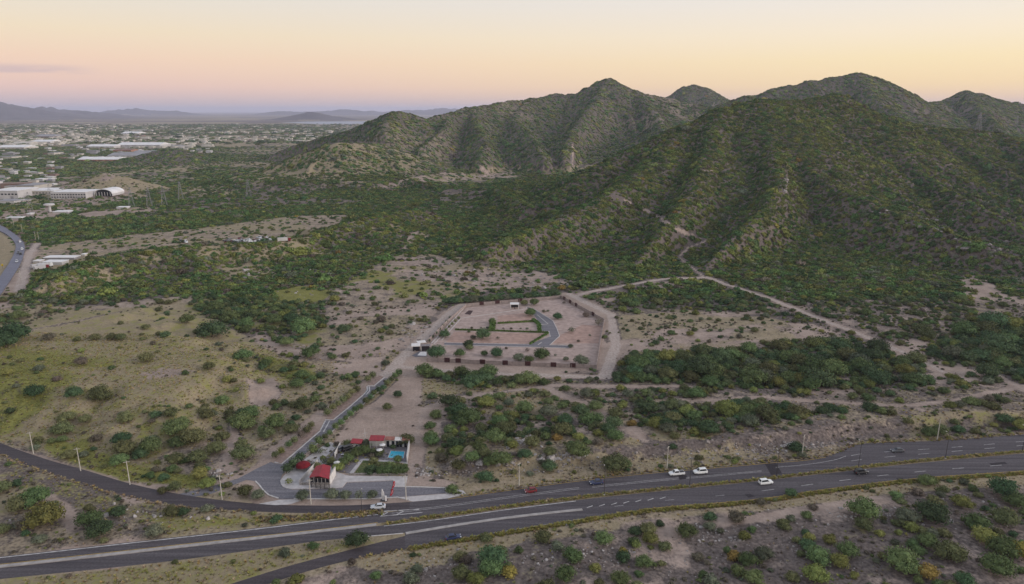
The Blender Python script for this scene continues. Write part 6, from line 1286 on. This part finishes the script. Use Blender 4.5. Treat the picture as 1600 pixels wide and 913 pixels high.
TB = []
TMARK = [((15, 233), 'cream factory'), ((64, 222), 'white depot'), ((156, 231), 'long white plant'), ((216, 229), 'largest white factory complex'), ((152, 252), 'terracotta warehouse'), ((197, 245), 'wide white warehouse'), ((68, 214), 'brown warehouse'), ((202, 209), 'outermost white block'), ((260, 240), 'small dark hill'), ((10, 293), 'grey workshop'), ((58, 290), 'brown roofed workshop'), ((165, 280), 'bare brown hill'), ((330, 215), 'open plain'), ((400, 208), 'scrub plain'), ((480, 200), 'lake shore'), ((20, 262), 'town avenue'), ((90, 262), 'tree belt before the factories'), ((110, 240), 'town trees')]
while placed < 260:
    u = rt.random(); 
    if u < .86: py_ = 203+rt.random()**1.6*48; px_ = rt.uniform(-20, 330 if py_ > 222 else 560); 
    else: py_ = rt.uniform(255, 298); px_ = rt.uniform(-20, 95)
    x, y = Q(px_, py_)
    if float(hz(x, y)) > 6 or not bool(visible(np.array([x]), np.array([y]), 8.)[0]): continue
    k = rt.choice((0, 0, 1, 2, 2, 3, 4, 4, 5)); big = rt.random() < (.13 if py_ < 250 else .05); s_ = (rt.uniform(25, 60), rt.uniform(15, 30), rt.uniform(5, 8)) if big else (rt.uniform(8, 18), rt.uniform(8, 14), rt.uniform(3, 5.5))
    e = empty('town_house' if not big else 'town_block', (x, y, float(hz(x, y))-.6), rt.choice((.05, .05, -.1, 1.5))); e.scale = (*s_[:2], s_[2]); put('wall', protos[k][0], e); put('roof', protos[k][1], e); TB.append((x, y))
    tag(e, f'{tname[k]} {"long factory block" if big else "small building"} in the town near the {min(TMARK, key=lambda m: math.hypot(m[0][0]-px_, 3*(m[0][1]-py_)))[1]}', 'building', 'buildings of the town on the plain'); placed += 1
V, F = [], []; mbt = MB(); rs = random.Random(77)
for i in range(900):
    py_ = 194+rs.random()**.8*38; px_ = rs.uniform(-60, 330 if py_ > 222 else 620); x, y = Q(px_, py_)
    if float(hz(x, y)) > 8: continue
    if fbm(np.array([x/500]), np.array([y/500]), 3, 5)[0] < .47: continue
    sc = y/2600; mbt.box((x, y, 2.5), (rs.uniform(10, 32)*sc**.5, rs.uniform(8, 20)*sc**.5, rs.uniform(4, 8)), rs.choice((.05, 1.5)))
mbt.build('far_town', CREAM, kind='stuff', label='pale far houses of the town merging into the haze')
flat_sheet([(440, 191.8), (480, 190.4), (560, 189.8), (640, 189.8), (680, 194), (500, 194.8)], 1.2, mat('lake_water', (.30, .31, .35), rough=.6, var=.05), 'lake', 'pale lake glinting on the far plain')
# truck yard by the bend
for a in ((68, 116, 405.5, 4.0, 9, 'long white roofed truck shed by the road bend', GREYR), (66.5, 97, 413.5, 5.0, 9, 'white open fronted truck shed with blue grey walls', TOWNW)): block('truck_shed', a[5], *a[:5], a[6], ROOFW, win=0, door=False)
block('shed', 'small white shed at the truck yard gate', 52, 62, 411, 3.5, 6, TOWNW, ROOFW); block('shed', 'cream hut on the dirt field above the truck sheds', 127.5, 132.5, 400, 3.5, 4, CREAM, ROOFW)
def truck(pm, lab, px_, py_, rz):
    x, y = W([(px_, py_)])[0]; r = empty('lorry', (x, y, float(hz(x, y))), rz); tag(r, lab, 'lorry'); MB().box((-2.2, 0, 2.2), (8.2, 2.4, 2.6)).build('trailer', TOWNW, r); MB().box((3.3, 0, 1.8), (2.1, 2.3, 2.5)).build('cab', pm, r); MB().box((4.37, 0, 2.2), (.06, 2.0, .9)).build('windscreen', GLASSD, r)
    for sx in (-5, -3.8, 1.6, 3.6):
        for sy in (-1, 1): MB().tube([(sx, sy*.8, .5), (sx, sy*1.18, .5)], .5, 10).build('wheel', TYRE, r)
truck(REDP, 'red cabbed lorry parked before the truck sheds', 67, 421, 1.1); truck(WHP, 'white lorry beside the red cabbed one', 62, 418.5, 1.2); truck(WHP, 'white lorry under the end of the truck shed', 73, 418, 1.0); truck(REDP, 'red lorry at the scrap yard corner', 446, 377.5, .4)
